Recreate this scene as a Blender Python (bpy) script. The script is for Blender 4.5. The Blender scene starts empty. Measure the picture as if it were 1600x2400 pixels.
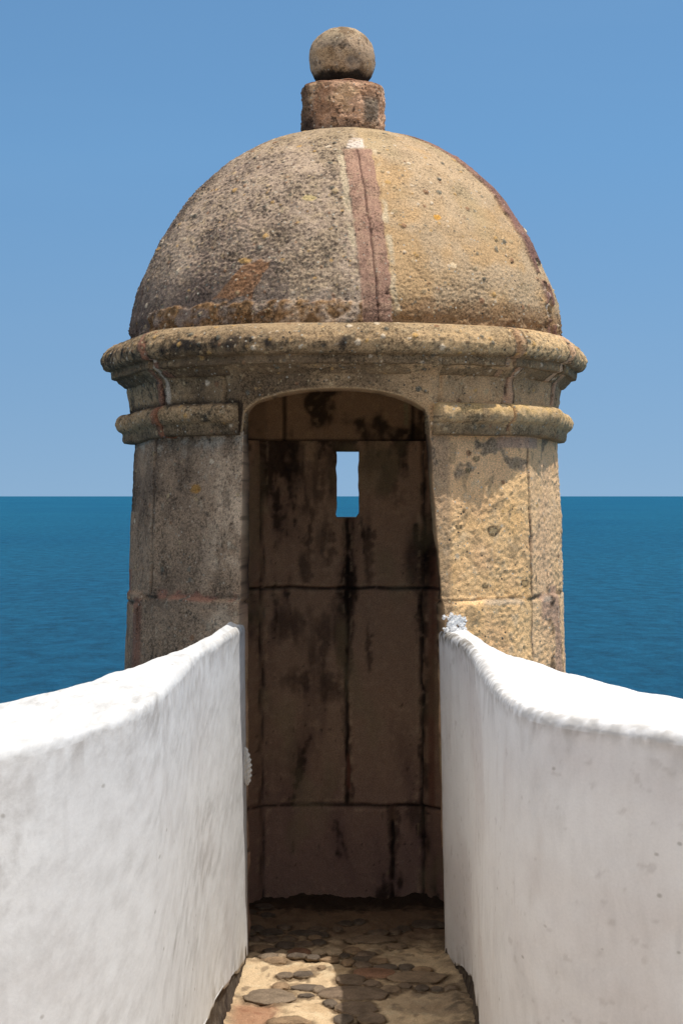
import bpy, math, random
import numpy as np
from math import radians, sin, cos, pi

# ------------------------------------------------------------------ camera, sky, sun
scene = bpy.context.scene
EYE = 1.60                      # eye height above the paving; world z = 0 is the paving
FPX = 4950.0                    # focal length in pixels of the 1600 x 2400 photograph
cam_data = bpy.data.cameras.new("camera")
cam = bpy.data.objects.new("camera", cam_data)
scene.collection.objects.link(cam)
cam_data.sensor_fit = 'VERTICAL'
cam_data.sensor_height = 36.0
cam_data.lens = 36.0 * FPX / 2400.0
cam_data.shift_y = -(1200 - 1162) / 2400.0
cam_data.clip_start = 0.05
cam_data.clip_end = 200000
cam.location = (0, 0, EYE)
cam.rotation_euler = (radians(90), 0, 0)
scene.camera = cam

SUN_EL, SUN_AZ = 70.0, 79.0     # azimuth to the right of "straight behind the camera"
w = bpy.data.worlds.new("World"); scene.world = w; w.use_nodes = True
nt = w.node_tree; nt.nodes.clear()
out = nt.nodes.new("ShaderNodeOutputWorld"); bg = nt.nodes.new("ShaderNodeBackground")
sky = nt.nodes.new("ShaderNodeTexSky"); sky.sky_type = 'NISHITA'; sky.sun_disc = False
sky.sun_elevation = radians(SUN_EL); sky.sun_rotation = radians(180 - SUN_AZ)
sky.air_density = 1.0; sky.dust_density = 0.35; sky.ozone_density = 2.2
tc = nt.nodes.new("ShaderNodeTexCoord"); sep = nt.nodes.new("ShaderNodeSeparateXYZ")
comb = nt.nodes.new("ShaderNodeCombineXYZ")
mz = nt.nodes.new("ShaderNodeMapRange"); mz.interpolation_type = 'LINEAR'
mz.inputs['From Min'].default_value = 0.0; mz.inputs['From Max'].default_value = 1.0
mz.inputs['To Min'].default_value = 0.215; mz.inputs['To Max'].default_value = 1.2
nt.links.new(tc.outputs['Generated'], sep.inputs[0])
nt.links.new(sep.outputs[0], comb.inputs[0]); nt.links.new(sep.outputs[1], comb.inputs[1])
nt.links.new(sep.outputs[2], mz.inputs['Value']); nt.links.new(mz.outputs[0], comb.inputs[2])
nt.links.new(comb.outputs[0], sky.inputs[0])
# faint high thin cloud veils
cn = nt.nodes.new("ShaderNodeTexNoise"); cn.inputs['Scale'].default_value = 3.0; cn.inputs['Detail'].default_value = 5
cm = nt.nodes.new("ShaderNodeMapping"); cm.inputs['Scale'].default_value = (1, 1, 6)
nt.links.new(tc.outputs['Generated'], cm.inputs[0]); nt.links.new(cm.outputs[0], cn.inputs['Vector'])
cr = nt.nodes.new("ShaderNodeMapRange"); cr.inputs['From Min'].default_value = 0.5; cr.inputs['From Max'].default_value = 0.85
cr.inputs['To Min'].default_value = 0.0; cr.inputs['To Max'].default_value = 0.03
nt.links.new(cn.outputs[0], cr.inputs['Value'])
mixc = nt.nodes.new("ShaderNodeMixRGB"); mixc.inputs[2].default_value = (5.2, 5.6, 6.4, 1)
nt.links.new(cr.outputs[0], mixc.inputs[0]); nt.links.new(sky.outputs[0], mixc.inputs[1])
tint = nt.nodes.new("ShaderNodeMixRGB"); tint.blend_type = 'MULTIPLY'; tint.inputs[0].default_value = 1
tint.inputs[2].default_value = (0.90, 1.13, 1.12, 1)
nt.links.new(mixc.outputs[0], tint.inputs[1])
hzn = nt.nodes.new("ShaderNodeMapRange"); hzn.inputs['From Min'].default_value = 0.0; hzn.inputs['From Max'].default_value = 0.16; nt.links.new(sep.outputs[2], hzn.inputs['Value'])
htn = nt.nodes.new("ShaderNodeMixRGB"); htn.inputs[1].default_value = (0.97, 1.01, 0.97, 1); htn.inputs[2].default_value = (0.85, 1.14, 1.18, 1)
nt.links.new(hzn.outputs[0], htn.inputs[0]); nt.links.new(htn.outputs[0], tint.inputs[2])
# broken bright cloud added unseen overhead to lift the fill light (starts well above the frame)
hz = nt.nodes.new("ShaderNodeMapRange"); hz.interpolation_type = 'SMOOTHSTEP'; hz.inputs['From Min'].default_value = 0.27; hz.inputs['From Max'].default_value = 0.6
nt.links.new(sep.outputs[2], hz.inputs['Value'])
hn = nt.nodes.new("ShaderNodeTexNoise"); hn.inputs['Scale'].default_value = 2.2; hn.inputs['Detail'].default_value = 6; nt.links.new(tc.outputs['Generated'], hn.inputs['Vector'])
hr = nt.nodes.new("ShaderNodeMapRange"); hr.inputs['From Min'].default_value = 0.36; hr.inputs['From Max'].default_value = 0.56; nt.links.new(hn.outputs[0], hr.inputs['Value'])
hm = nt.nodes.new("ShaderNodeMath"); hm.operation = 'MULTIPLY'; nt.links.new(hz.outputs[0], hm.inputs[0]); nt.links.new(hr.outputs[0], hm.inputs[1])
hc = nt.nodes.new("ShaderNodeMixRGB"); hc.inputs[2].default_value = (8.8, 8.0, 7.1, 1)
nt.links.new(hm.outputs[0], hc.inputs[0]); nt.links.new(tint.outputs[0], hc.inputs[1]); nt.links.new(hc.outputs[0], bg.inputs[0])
bg.inputs[1].default_value = 0.125
nt.links.new(bg.outputs[0], out.inputs[0])

sl = bpy.data.lights.new("sun", 'SUN'); sl.energy = 3.7; sl.angle = radians(0.53); sl.color = (1.0, 0.955, 0.89)
sun = bpy.data.objects.new("sun", sl); scene.collection.objects.link(sun)
from mathutils import Vector
sd = Vector((sin(radians(SUN_AZ)) * cos(radians(SUN_EL)), -cos(radians(SUN_AZ)) * cos(radians(SUN_EL)), sin(radians(SUN_EL))))
sun.rotation_euler = sd.to_track_quat('Z', 'Y').to_euler(); sun.location = sd * 50
scene.view_settings.view_transform = 'Standard'; scene.view_settings.look = 'None'
scene.view_settings.exposure = 0.0; scene.view_settings.gamma = 1.0

# ------------------------------------------------------------------ numeric noise
def _h(ix, iy, iz, s):
    h = (ix.astype(np.uint32) * np.uint32(374761393) + iy.astype(np.uint32) * np.uint32(668265263)
         + iz.astype(np.uint32) * np.uint32(2147483647) + np.uint32((s * 974711 + 12345) & 0xffffffff))
    h ^= h >> np.uint32(13); h *= np.uint32(1274126177); h ^= h >> np.uint32(16)
    h *= np.uint32(2246822519); h ^= h >> np.uint32(15)
    return h
def _rf(h): return (h & np.uint32(0xffffff)).astype(np.float32) / np.float32(0xffffff)
def noise(p, sc, seed=0):
    """gradient noise about -1..1; p (...,3); sc scalar or 3-vector (cycles per metre)"""
    q = (p * np.asarray(sc, dtype=np.float32) + 517.3).astype(np.float32)
    i = np.floor(q).astype(np.int64); f = (q - i).astype(np.float32)
    u = f * f * f * (f * (f * 6 - 15) + 10)
    r = 0
    for dx in (0, 1):
        for dy in (0, 1):
            for dz in (0, 1):
                h = _h(i[..., 0] + dx, i[..., 1] + dy, i[..., 2] + dz, seed)
                gx = (h & np.uint32(1023)).astype(np.float32) / 511.5 - 1
                gy = ((h >> np.uint32(10)) & np.uint32(1023)).astype(np.float32) / 511.5 - 1
                gz = ((h >> np.uint32(20)) & np.uint32(1023)).astype(np.float32) / 511.5 - 1
                d = gx * (f[..., 0] - dx) + gy * (f[..., 1] - dy) + gz * (f[..., 2] - dz)
                r = r + d * (u[..., 0] if dx else 1 - u[..., 0]) * (u[..., 1] if dy else 1 - u[..., 1]) * (u[..., 2] if dz else 1 - u[..., 2])
    return r * 1.35
def fbm(p, sc, o=4, seed=0, g=0.5):
    a = 1.0; t = 0; r = 0; s = np.asarray(sc, dtype=np.float32)
    for k in range(o):
        r = r + a * noise(p, s, seed + k * 17); t += a; a *= g; s = s * 2.03
    return r / t * 1.5
def worley(p, sc, seed=0, ids=1):
    q = (p * np.asarray(sc, dtype=np.float32) + 217.7).astype(np.float32)
    i = np.floor(q).astype(np.int64); f = (q - i).astype(np.float32)
    best = np.full(q.shape[:-1], 9.0, np.float32); bid = np.zeros(q.shape[:-1], np.uint32)
    for dx in (-1, 0, 1):
        for dy in (-1, 0, 1):
            for dz in (-1, 0, 1):
                h = _h(i[..., 0] + dx, i[..., 1] + dy, i[..., 2] + dz, seed)
                px = dx + (h & np.uint32(1023)).astype(np.float32) / 1023
                py = dy + ((h >> np.uint32(10)) & np.uint32(1023)).astype(np.float32) / 1023
                pz = dz + ((h >> np.uint32(20)) & np.uint32(1023)).astype(np.float32) / 1023
                d = (px - f[..., 0]) ** 2 + (py - f[..., 1]) ** 2 + (pz - f[..., 2]) ** 2
                m = d < best
                best = np.where(m, d, best); bid = np.where(m, h, bid)
    hid = bid * np.uint32(2654435761); hid ^= hid >> np.uint32(15)
    return np.sqrt(best), _rf(hid), _rf(hid * np.uint32(40503) ^ (hid >> np.uint32(7)))
def sst(a, b, x):
    t = np.clip((x - a) / (b - a), 0, 1); return t * t * (3 - 2 * t)
def band(x, c, h, soft):          # 1 inside |x-c|<h
    return 1 - sst(h - soft, h + soft, np.abs(x - c))
def mixc3(a, b, m): return a * (1 - m[..., None]) + np.asarray(b, dtype=np.float32) * m[..., None]
def S(r, g, b):
    f = lambda c: ((c / 255 + 0.055) / 1.055) ** 2.4 if c / 255 > 0.04045 else c / 255 / 12.92
    return np.array([f(r), f(g), f(b)], dtype=np.float32)

# ------------------------------------------------------------------ mesh helpers
def link(o): scene.collection.objects.link(o)
def make_mesh(name, V, F, tint=None, mat=None, parent=None, base=(0, 0, 0), smooth=True, inner=None):
    """F: (n,4) array or list of polygons"""
    me = bpy.data.meshes.new(name)
    V = np.asarray(V, dtype=np.float32) - np.asarray(base, dtype=np.float32)
    if isinstance(F, np.ndarray):
        n, k = F.shape
        me.vertices.add(len(V)); me.vertices.foreach_set('co', V.ravel())
        me.loops.add(n * k); me.loops.foreach_set('vertex_index', F.astype(np.int32).ravel())
        me.polygons.add(n); me.polygons.foreach_set('loop_start', np.arange(0, n * k, k, dtype=np.int32))
        me.polygons.foreach_set('loop_total', np.full(n, k, dtype=np.int32))
        me.update(calc_edges=True)
    else:
        me.from_pydata([tuple(map(float, v)) for v in V], [], F); me.update()
    me.validate()
    if tint is not None:
        if mat is not None and mat.name == 'weathered_sandstone': tint = np.asarray(tint) * np.array([1.03, .945, .885, 1])
        a = me.color_attributes.new('tint', 'FLOAT_COLOR', 'POINT')
        a.data.foreach_set('color', np.asarray(tint, dtype=np.float32).ravel())
    me.polygons.foreach_set('use_smooth', np.full(len(me.polygons), smooth))
    if mat: me.materials.append(mat)
    if inner:                                  # (material, first face, last face) of the inside skin
        me.materials.append(inner[0]); mi = np.zeros(len(me.polygons), np.int32); mi[inner[1]:inner[2]] = 1
        me.polygons.foreach_set('material_index', mi)
    o = bpy.data.objects.new(name, me); link(o)
    if parent is not None: o.parent = parent
    return o
def shell(P, Q, cp, cq, mask=None, wrap=False, nb=5):
    """closed shell between outer grid P and inner grid Q (nu,nv,3), colours (nu,nv,4). returns V,F,C"""
    nu, nv = P.shape[:2]; N = nu * nv
    idx = np.arange(N).reshape(nu, nv)
    cu = nu if wrap else nu - 1
    if mask is None: mask = np.ones((cu, nv - 1), bool)
    i, j = np.nonzero(mask); i2 = (i + 1) % nu
    a = idx[i, j]; b = idx[i2, j]; c = idx[i2, j + 1]; d = idx[i, j + 1]
    Fp = np.stack([a, b, c, d], 1)
    F = [Fp, Fp[:, ::-1] + N]
    V = [P.reshape(-1, 3), Q.reshape(-1, 3)]; C = [cp.reshape(-1, 4), cq.reshape(-1, 4)]
    E = np.concatenate([Fp[:, [0, 1]], Fp[:, [1, 2]], Fp[:, [2, 3]], Fp[:, [3, 0]]])
    key = np.minimum(E[:, 0], E[:, 1]) * N + np.maximum(E[:, 0], E[:, 1])
    u, inv, cnt = np.unique(key, return_inverse=True, return_counts=True)
    B = E[cnt[inv.ravel()] == 1]
    bv = np.unique(B); m = np.full(N, -1); m[bv] = np.arange(len(bv))
    Pf = V[0]; Qf = V[1]; nbv = len(bv); off = 2 * N; rings = [bv]
    for k in range(1, nb):
        t = k / nb
        pts = Pf[bv] * (1 - t) + Qf[bv] * t
        V.append(pts); C.append(C[0][bv] * (1 - t) + C[1][bv] * t)
        rings.append(off + np.arange(nbv)); off += nbv
    rings.append(bv + N)
    for k in range(nb):
        r0, r1 = rings[k], rings[k + 1]; x, y = m[B[:, 0]], m[B[:, 1]]
        F.append(np.stack([r0[y], r0[x], r1[x], r1[y]], 1))
    V = np.concatenate(V); F = np.concatenate(F); C = np.concatenate(C)
    A, Bq, Cq, Dq = (V[F[:, k]] for k in range(4))
    vol = np.einsum('ij,ij->i', A, np.cross(Bq, Cq)).sum() + np.einsum('ij,ij->i', A, np.cross(Cq, Dq)).sum()
    if vol < 0: F = F[:, ::-1]
    return V, F, C
def empty(name, loc, label, cat, group=None):
    o = bpy.data.objects.new(name, None); link(o); o.location = loc; o.empty_display_size = 0.2
    o['label'] = label; o['category'] = cat
    if group: o['group'] = group
    return o

# ------------------------------------------------------------------ materials
def new_mat(name):
    m = bpy.data.materials.new(name); m.use_nodes = True
    t = m.node_tree; b = t.nodes['Principled BSDF']; return m, t, b
def surf_mat(name, grain=260, grain_amt=0.35, bump=0.6, bump_dist=0.003, rough=0.93, spots=None, stretch=(1, 1, 1), spec=0.15):
    """colour from the 'tint' attribute (alpha = roughness of the relief) x fine mineral grain"""
    m, t, b = new_mat(name); N = t.nodes; L = t.links
    at = N.new("ShaderNodeAttribute"); at.attribute_name = 'tint'
    co = N.new("ShaderNodeTexCoord"); mp = N.new("ShaderNodeMapping"); mp.inputs['Scale'].default_value = stretch
    L.new(co.outputs['Object'], mp.inputs[0])
    n1 = N.new("ShaderNodeTexNoise"); n1.inputs['Scale'].default_value = grain; n1.inputs['Detail'].default_value = 3; n1.inputs['Roughness'].default_value = 0.7
    L.new(mp.outputs[0], n1.inputs['Vector'])
    mr = N.new("ShaderNodeMapRange"); mr.inputs['From Min'].default_value = 0.33; mr.inputs['From Max'].default_value = 0.67
    mr.inputs['To Min'].default_value = 1 - grain_amt; mr.inputs['To Max'].default_value = 1 + grain_amt
    L.new(n1.outputs[0], mr.inputs['Value'])
    mul = N.new("ShaderNodeVectorMath"); mul.operation = 'SCALE'
    L.new(at.outputs['Color'], mul.inputs[0]); L.new(mr.outputs[0], mul.inputs['Scale'])
    col = mul.outputs[0]
    if spots:
        # sooty speckle of lichen in the pores
        n3 = N.new("ShaderNodeTexNoise"); n3.inputs['Scale'].default_value = 120; n3.inputs['Detail'].default_value = 5; n3.inputs['Roughness'].default_value = 0.75; L.new(co.outputs['Object'], n3.inputs['Vector'])
        n4 = N.new("ShaderNodeTexNoise"); n4.inputs['Scale'].default_value = 9; n4.inputs['Detail'].default_value = 3; L.new(co.outputs['Object'], n4.inputs['Vector'])
        ad = N.new("ShaderNodeMath"); ad.operation = 'MULTIPLY_ADD'; ad.inputs[1].default_value = 0.45; L.new(n4.outputs[0], ad.inputs[0]); L.new(n3.outputs[0], ad.inputs[2])
        sp = N.new("ShaderNodeMapRange"); sp.inputs['From Min'].default_value = 0.73; sp.inputs['From Max'].default_value = 0.84; sp.inputs['To Min'].default_value = 1.0; sp.inputs['To Max'].default_value = 0.42; L.new(ad.outputs[0], sp.inputs['Value'])
        sr = N.new("ShaderNodeSeparateColor"); L.new(at.outputs['Color'], sr.inputs[0])
        br = N.new("ShaderNodeMapRange"); br.inputs['From Min'].default_value = 0.38; br.inputs['From Max'].default_value = 0.66; br.inputs['To Min'].default_value = 0.0; br.inputs['To Max'].default_value = 0.8; L.new(sr.outputs[0], br.inputs['Value'])
        lf = N.new("ShaderNodeMix"); lf.data_type = 'FLOAT'; lf.inputs[3].default_value = 1.0; L.new(br.outputs[0], lf.inputs[0]); L.new(sp.outputs[0], lf.inputs[2]); sp = lf
        s2 = N.new("ShaderNodeVectorMath"); s2.operation = 'SCALE'; L.new(col, s2.inputs[0]); L.new(sp.outputs[0], s2.inputs['Scale']); col = s2.outputs[0]
        v = N.new("ShaderNodeTexVoronoi"); v.inputs['Scale'].default_value = spots[0]; v.inputs['Randomness'].default_value = 1
        L.new(co.outputs['Object'], v.inputs['Vector'])
        # a few of the cells are pale or dark little stones
        sepc = N.new("ShaderNodeSeparateColor"); L.new(v.outputs['Color'], sepc.inputs[0])
        pick = N.new("ShaderNodeMath"); pick.operation = 'GREATER_THAN'; pick.inputs[1].default_value = spots[1]
        L.new(sepc.outputs[0], pick.inputs[0])
        near = N.new("ShaderNodeMapRange"); near.inputs['From Min'].default_value = 0.42; near.inputs['From Max'].default_value = 0.3
        L.new(v.outputs['Distance'], near.inputs['Value'])
        mm = N.new("ShaderNodeMath"); mm.operation = 'MULTIPLY'; L.new(pick.outputs[0], mm.inputs[0]); L.new(near.outputs[0], mm.inputs[1])
        ma = N.new("ShaderNodeMath"); ma.operation = 'MULTIPLY'; L.new(mm.outputs[0], ma.inputs[0]); L.new(at.outputs['Alpha'], ma.inputs[1])
        ramp = N.new("ShaderNodeValToRGB"); cr_ = ramp.color_ramp; cr_.interpolation = 'CONSTANT'
        cr_.elements[0].color = (0.05, 0.045, 0.04, 1); cr_.elements[1].position = 0.3; cr_.elements[1].color = (0.42, 0.33, 0.2, 1)
        e = cr_.elements.new(0.6); e.color = (0.5, 0.45, 0.36, 1); e = cr_.elements.new(0.85); e.color = (0.22, 0.22, 0.19, 1)
        L.new(sepc.outputs[1], ramp.inputs[0])
        mx = N.new("ShaderNodeMixRGB"); L.new(ma.outputs[0], mx.inputs[0]); L.new(col, mx.inputs[1]); L.new(ramp.outputs[0], mx.inputs[2])
        col = mx.outputs[0]
    L.new(col, b.inputs['Base Color'])
    n2 = N.new("ShaderNodeTexNoise"); n2.inputs['Scale'].default_value = grain * 0.42; n2.inputs['Detail'].default_value = 5; n2.inputs['Roughness'].default_value = 0.65
    L.new(mp.outputs[0], n2.inputs['Vector'])
    bp = N.new("ShaderNodeBump"); bp.inputs['Distance'].default_value = bump_dist
    st = N.new("ShaderNodeMath"); st.operation = 'MULTIPLY'; st.inputs[1].default_value = bump
    L.new(at.outputs['Alpha'], st.inputs[0]); L.new(st.outputs[0], bp.inputs['Strength'])
    L.new(n2.outputs[0], bp.inputs['Height']); L.new(bp.outputs[0], b.inputs['Normal'])
    b.inputs['Roughness'].default_value = rough; b.inputs['Specular IOR Level'].default_value = spec
    return m
M_STONE = surf_mat("weathered_sandstone", 230, 0.42, 1.0, 0.0045, spots=(95, 0.90))
M_INNER = surf_mat("damp_sandstone", 260, 0.3, 0.8, 0.004)
M_WHITE = surf_mat("limewash", 170, 0.04, 0.5, 0.0022, 0.8, stretch=(1, 1, 0.45))
def brush_mat(name, angle, across, along, dirt):
    """limewash brushed on in strokes lying in the plane of the wall"""
    m = surf_mat(name, 170, 0.03, 0.45, 0.002, 0.8, stretch=(1, 0.35, 1)); t = m.node_tree; N = t.nodes; L = t.links; b = N['Principled BSDF']
    co = N.new("ShaderNodeTexCoord"); old = b.inputs['Base Color'].links[0].from_socket; oldn = b.inputs['Normal'].links[0].from_socket
    sq = N.new("ShaderNodeMapping"); sq.inputs['Scale'].default_value = (1, 0.28, 1); L.new(co.outputs['Object'], sq.inputs[0])
    rot = N.new("ShaderNodeMapping"); rot.inputs['Rotation'].default_value = (radians(angle), 0, 0); L.new(sq.outputs[0], rot.inputs[0])
    wn_ = N.new("ShaderNodeTexNoise"); wn_.inputs['Scale'].default_value = 2.0; L.new(rot.outputs[0], wn_.inputs['Vector'])
    wa = N.new("ShaderNodeMixRGB"); wa.blend_type = 'ADD'; wa.inputs[0].default_value = 0.12; L.new(rot.outputs[0], wa.inputs[1]); L.new(wn_.outputs['Color'], wa.inputs[2])
    sc = N.new("ShaderNodeMapping"); sc.inputs['Scale'].default_value = (across, across, along); L.new(wa.outputs[0], sc.inputs[0])
    st = N.new("ShaderNodeTexNoise"); st.inputs['Scale'].default_value = 1.0; st.inputs['Detail'].default_value = 6; st.inputs['Roughness'].default_value = 0.62; L.new(sc.outputs[0], st.inputs['Vector'])
    big = N.new("ShaderNodeTexNoise"); big.inputs['Scale'].default_value = 3.2; big.inputs['Detail'].default_value = 6; big.inputs['Roughness'].default_value = 0.6; L.new(sq.outputs[0], big.inputs['Vector'])
    a = N.new("ShaderNodeMapRange"); a.inputs['From Min'].default_value = 0.45; a.inputs['From Max'].default_value = 0.75; a.inputs['To Min'].default_value = 0; a.inputs['To Max'].default_value = 1; L.new(big.outputs[0], a.inputs['Value'])
    c = N.new("ShaderNodeMapRange"); c.inputs['From Min'].default_value = 0.42; c.inputs['From Max'].default_value = 0.74; c.inputs['To Min'].default_value = 0.0; c.inputs['To Max'].default_value = 1; L.new(st.outputs[0], c.inputs['Value'])
    k = N.new("ShaderNodeMath"); k.operation = 'MULTIPLY_ADD'; L.new(a.outputs[0], k.inputs[0]); L.new(c.outputs[0], k.inputs[1]); 
    k2 = N.new("ShaderNodeMath"); k2.operation = 'MULTIPLY'; k2.inputs[1].default_value = 0.35; L.new(c.outputs[0], k2.inputs[0]); L.new(k2.outputs[0], k.inputs[2])
    k3 = N.new("ShaderNodeMath"); k3.operation = 'MULTIPLY'; k3.use_clamp = True; k3.inputs[1].default_value = dirt; L.new(k.outputs[0], k3.inputs[0])
    mx = N.new("ShaderNodeMixRGB"); mx.inputs[2].default_value = (0.26, 0.24, 0.22, 1); L.new(k3.outputs[0], mx.inputs[0]); L.new(old, mx.inputs[1]); L.new(mx.outputs[0], b.inputs['Base Color'])
    v = N.new("ShaderNodeTexVoronoi"); v.inputs['Scale'].default_value = 30; L.new(wa.outputs[0], v.inputs['Vector'])
    vs = N.new("ShaderNodeSeparateColor"); L.new(v.outputs['Color'], vs.inputs[0])
    vg = N.new("ShaderNodeMath"); vg.operation = 'GREATER_THAN'; vg.inputs[1].default_value = 0.9; L.new(vs.outputs[0], vg.inputs[0])
    vd = N.new("ShaderNodeMapRange"); vd.inputs['From Min'].default_value = 0.16; vd.inputs['From Max'].default_value = 0.06; L.new(v.outputs['Distance'], vd.inputs['Value'])
    vm = N.new("ShaderNodeMath"); vm.operation = 'MULTIPLY'; L.new(vg.outputs[0], vm.inputs[0]); L.new(vd.outputs[0], vm.inputs[1])
    cs = vm
    c6 = N.new("ShaderNodeMath"); c6.operation = 'MULTIPLY'; c6.inputs[1].default_value = 0.5; L.new(cs.outputs[0], c6.inputs[0])
    m2 = N.new("ShaderNodeMixRGB"); m2.inputs[2].default_value = (0.22, 0.20, 0.17, 1); L.new(c6.outputs[0], m2.inputs[0]); L.new(mx.outputs[0], m2.inputs[1]); L.new(m2.outputs[0], b.inputs['Base Color'])
    bp = N.new("ShaderNodeBump"); bp.inputs['Strength'].default_value = 0.25; bp.inputs['Distance'].default_value = 0.0018; L.new(st.outputs[0], bp.inputs['Height']); L.new(oldn, bp.inputs['Normal']); L.new(bp.outputs[0], b.inputs['Normal'])
    return m
M_WHITE_L = brush_mat("limewash_sunny", 40, 34, 12, 0.75)
M_WHITE_R = brush_mat("limewash_streaked", 8, 34, 8, 0.22)
M_MORTAR = surf_mat("lime_mortar_paving", 240, 0.25, 1.0, 0.005)
M_COBBLE = surf_mat("river_cobble", 200, 0.3, 0.7, 0.003, 0.75)
def flat_mat(name, col, rough=0.9, sc=12, amt=0.25):
    m, t, b = new_mat(name); n = t.nodes.new("ShaderNodeTexNoise"); n.inputs['Scale'].default_value = sc; n.inputs['Detail'].default_value = 6
    c = t.nodes.new("ShaderNodeTexCoord"); t.links.new(c.outputs['Object'], n.inputs['Vector'])
    r = t.nodes.new("ShaderNodeMixRGB"); r.inputs[1].default_value = (*[x * (1 - amt) for x in col], 1); r.inputs[2].default_value = (*[x * (1 + amt) for x in col], 1)
    t.links.new(n.outputs[0], r.inputs[0]); t.links.new(r.outputs[0], b.inputs['Base Color']); b.inputs['Roughness'].default_value = rough
    return m

# ------------------------------------------------------------------ sea
def build_sea():
    m, t, b = new_mat("sea_water"); N = t.nodes; L = t.links
    N.remove(b); o = N['Material Output']
    geo = N.new("ShaderNodeNewGeometry")
    def nz(scale, sc, det=4, rg=0.6):
        mp = N.new("ShaderNodeMapping"); mp.inputs['Scale'].default_value = sc; L.new(geo.outputs['Position'], mp.inputs[0])
        n = N.new("ShaderNodeTexNoise"); n.inputs['Scale'].default_value = scale; n.inputs['Detail'].default_value = det; n.inputs['Roughness'].default_value = rg
        L.new(mp.outputs[0], n.inputs['Vector']); return n
    waves = nz(0.22, (1, 0.5, 1), 8, 0.85)
    big = nz(0.004, (1, 0.35, 1), 4)
    bump = N.new("ShaderNodeBump"); bump.inputs['Strength'].default_value = 1.0; bump.inputs['Distance'].default_value = 1.5
    L.new(waves.outputs[0], bump.inputs['Height'])
    # depth colour varies in broad patches
    cr = N.new("ShaderNodeValToRGB"); cr.color_ramp.elements[0].position = 0.3; cr.color_ramp.elements[1].position = 0.7
    cr.color_ramp.elements[0].color = (0.008, 0.074, 0.148, 1); cr.color_ramp.elements[1].color = (0.011, 0.096, 0.172, 1)
    L.new(big.outputs[0], cr.inputs[0])
    wv = N.new("ShaderNodeMapRange"); wv.inputs['From Min'].default_value = 0.38; wv.inputs['From Max'].default_value = 0.62
    wv.inputs['To Min'].default_value = 0.62; wv.inputs['To Max'].default_value = 1.42; L.new(waves.outputs[0], wv.inputs['Value'])
    sc = N.new("ShaderNodeVectorMath"); sc.operation = 'SCALE'; L.new(cr.outputs[0], sc.inputs[0]); L.new(wv.outputs[0], sc.inputs['Scale'])
    df = N.new("ShaderNodeBsdfDiffuse"); L.new(sc.outputs[0], df.inputs['Color']); L.new(bump.outputs[0], df.inputs['Normal'])
    gl = N.new("ShaderNodeBsdfGlossy"); gl.inputs['Roughness'].default_value = 0.25; gl.inputs['Color'].default_value = (0.28, 0.65, 0.92, 1); L.new(bump.outputs[0], gl.inputs['Normal'])
    mx = N.new("ShaderNodeMixShader"); mx.inputs[0].default_value = 0.10
    L.new(df.outputs[0], mx.inputs[1]); L.new(gl.outputs[0], mx.inputs[2]); L.new(mx.outputs[0], o.inputs['Surface'])
    # one sheet, finer near the shore, to the horizon
    rad = [0, 30, 100, 300, 1000, 4000, 20000, 90000]; na = 96
    V = [(0, 0, 0)]; F = []
    for r in rad[1:]:
        for k in range(na): V.append((r * cos(2 * pi * k / na), r * sin(2 * pi * k / na), 0))
    for k in range(na): F.append((0, 1 + k, 1 + (k + 1) % na))
    for q in range(len(rad) - 2):
        for k in range(na):
            a = 1 + q * na + k; b2 = 1 + q * na + (k + 1) % na
            F.append((a, a + na, b2 + na, b2))
    ob = make_mesh("sea", V, F, mat=m, smooth=False); ob.location = (0, 0, -22); ob['kind'] = 'structure'
build_sea()

# ------------------------------------------------------------------ the turret
CX, CY = 0.015, 8.0
TB = (CX, CY, 0.0)              # base of the turret
ZO = EYE                        # heights below are written relative to the eye, ZO lifts them
turret = empty("sentry_turret", TB, "weathered sandstone sentry turret with domed roof, ball finial and open arched doorway", "turret")

def pol(th, r, z): return np.stack([CX + r * np.sin(th), CY - r * np.cos(th), z + ZO], -1).astype(np.float32)
D2R = pi / 180
def facet(Tn, edges, amt):
    """straight dressed stones between the joints instead of a true circle"""
    k = np.ones_like(Tn)
    for lo, hi in zip(edges[:-1], edges[1:]):
        mid = (lo + hi) / 2; h = (hi - lo) / 2
        k = np.where((Tn >= lo) & (Tn < hi), np.cos(h * D2R) / np.cos(np.clip(Tn - mid, -h, h) * D2R), k)
    return 1 + (k - 1) * amt
def hexr(thd, ap, amt=0.92):
    a = (thd - 180 + 30) % 60 - 30
    h = ap / np.cos(a * D2R); rc = ap * 1.07
    return h * amt + rc * (1 - amt)

def pebbles(p, sc, seed, thr, rad=0.42):
    """returns height 0..1, random a, random b of scattered pebbles"""
    d, a, b = worley(p, sc, seed)
    r = rad * (0.5 + 0.5 * b)
    return np.sqrt(np.clip(1 - (d / r) ** 2, 0, 1)) * (a < thr), a, b
def pebble_col(b, light=1.0):
    c1 = S(196, 176, 140) * light; c2 = S(204, 168, 108) * light; c3 = S(120, 122, 112) * light; c4 = S(226, 214, 190) * light; c5 = S(156, 120, 92) * light
    o = np.empty(b.shape + (3,), np.float32); k = (b * 997.0) % 1.0
    for lo, hi, c in ((0, .3, c1), (.3, .48, c2), (.48, .72, c3), (.72, .88, c4), (.88, 1.01, c5)):
        o[(k >= lo) & (k < hi)] = c
    return o

OCHRE = S(178, 150, 108); OCHRE2 = S(192, 150, 88); GREY = S(118, 108, 92); GREYD = S(74, 68, 62); PINK = S(160, 124, 104)
TAN = S(168, 146, 116); LIME = S(206, 196, 176); BLACK = S(36, 32, 28); GREEN = S(138, 128, 92)

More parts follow.
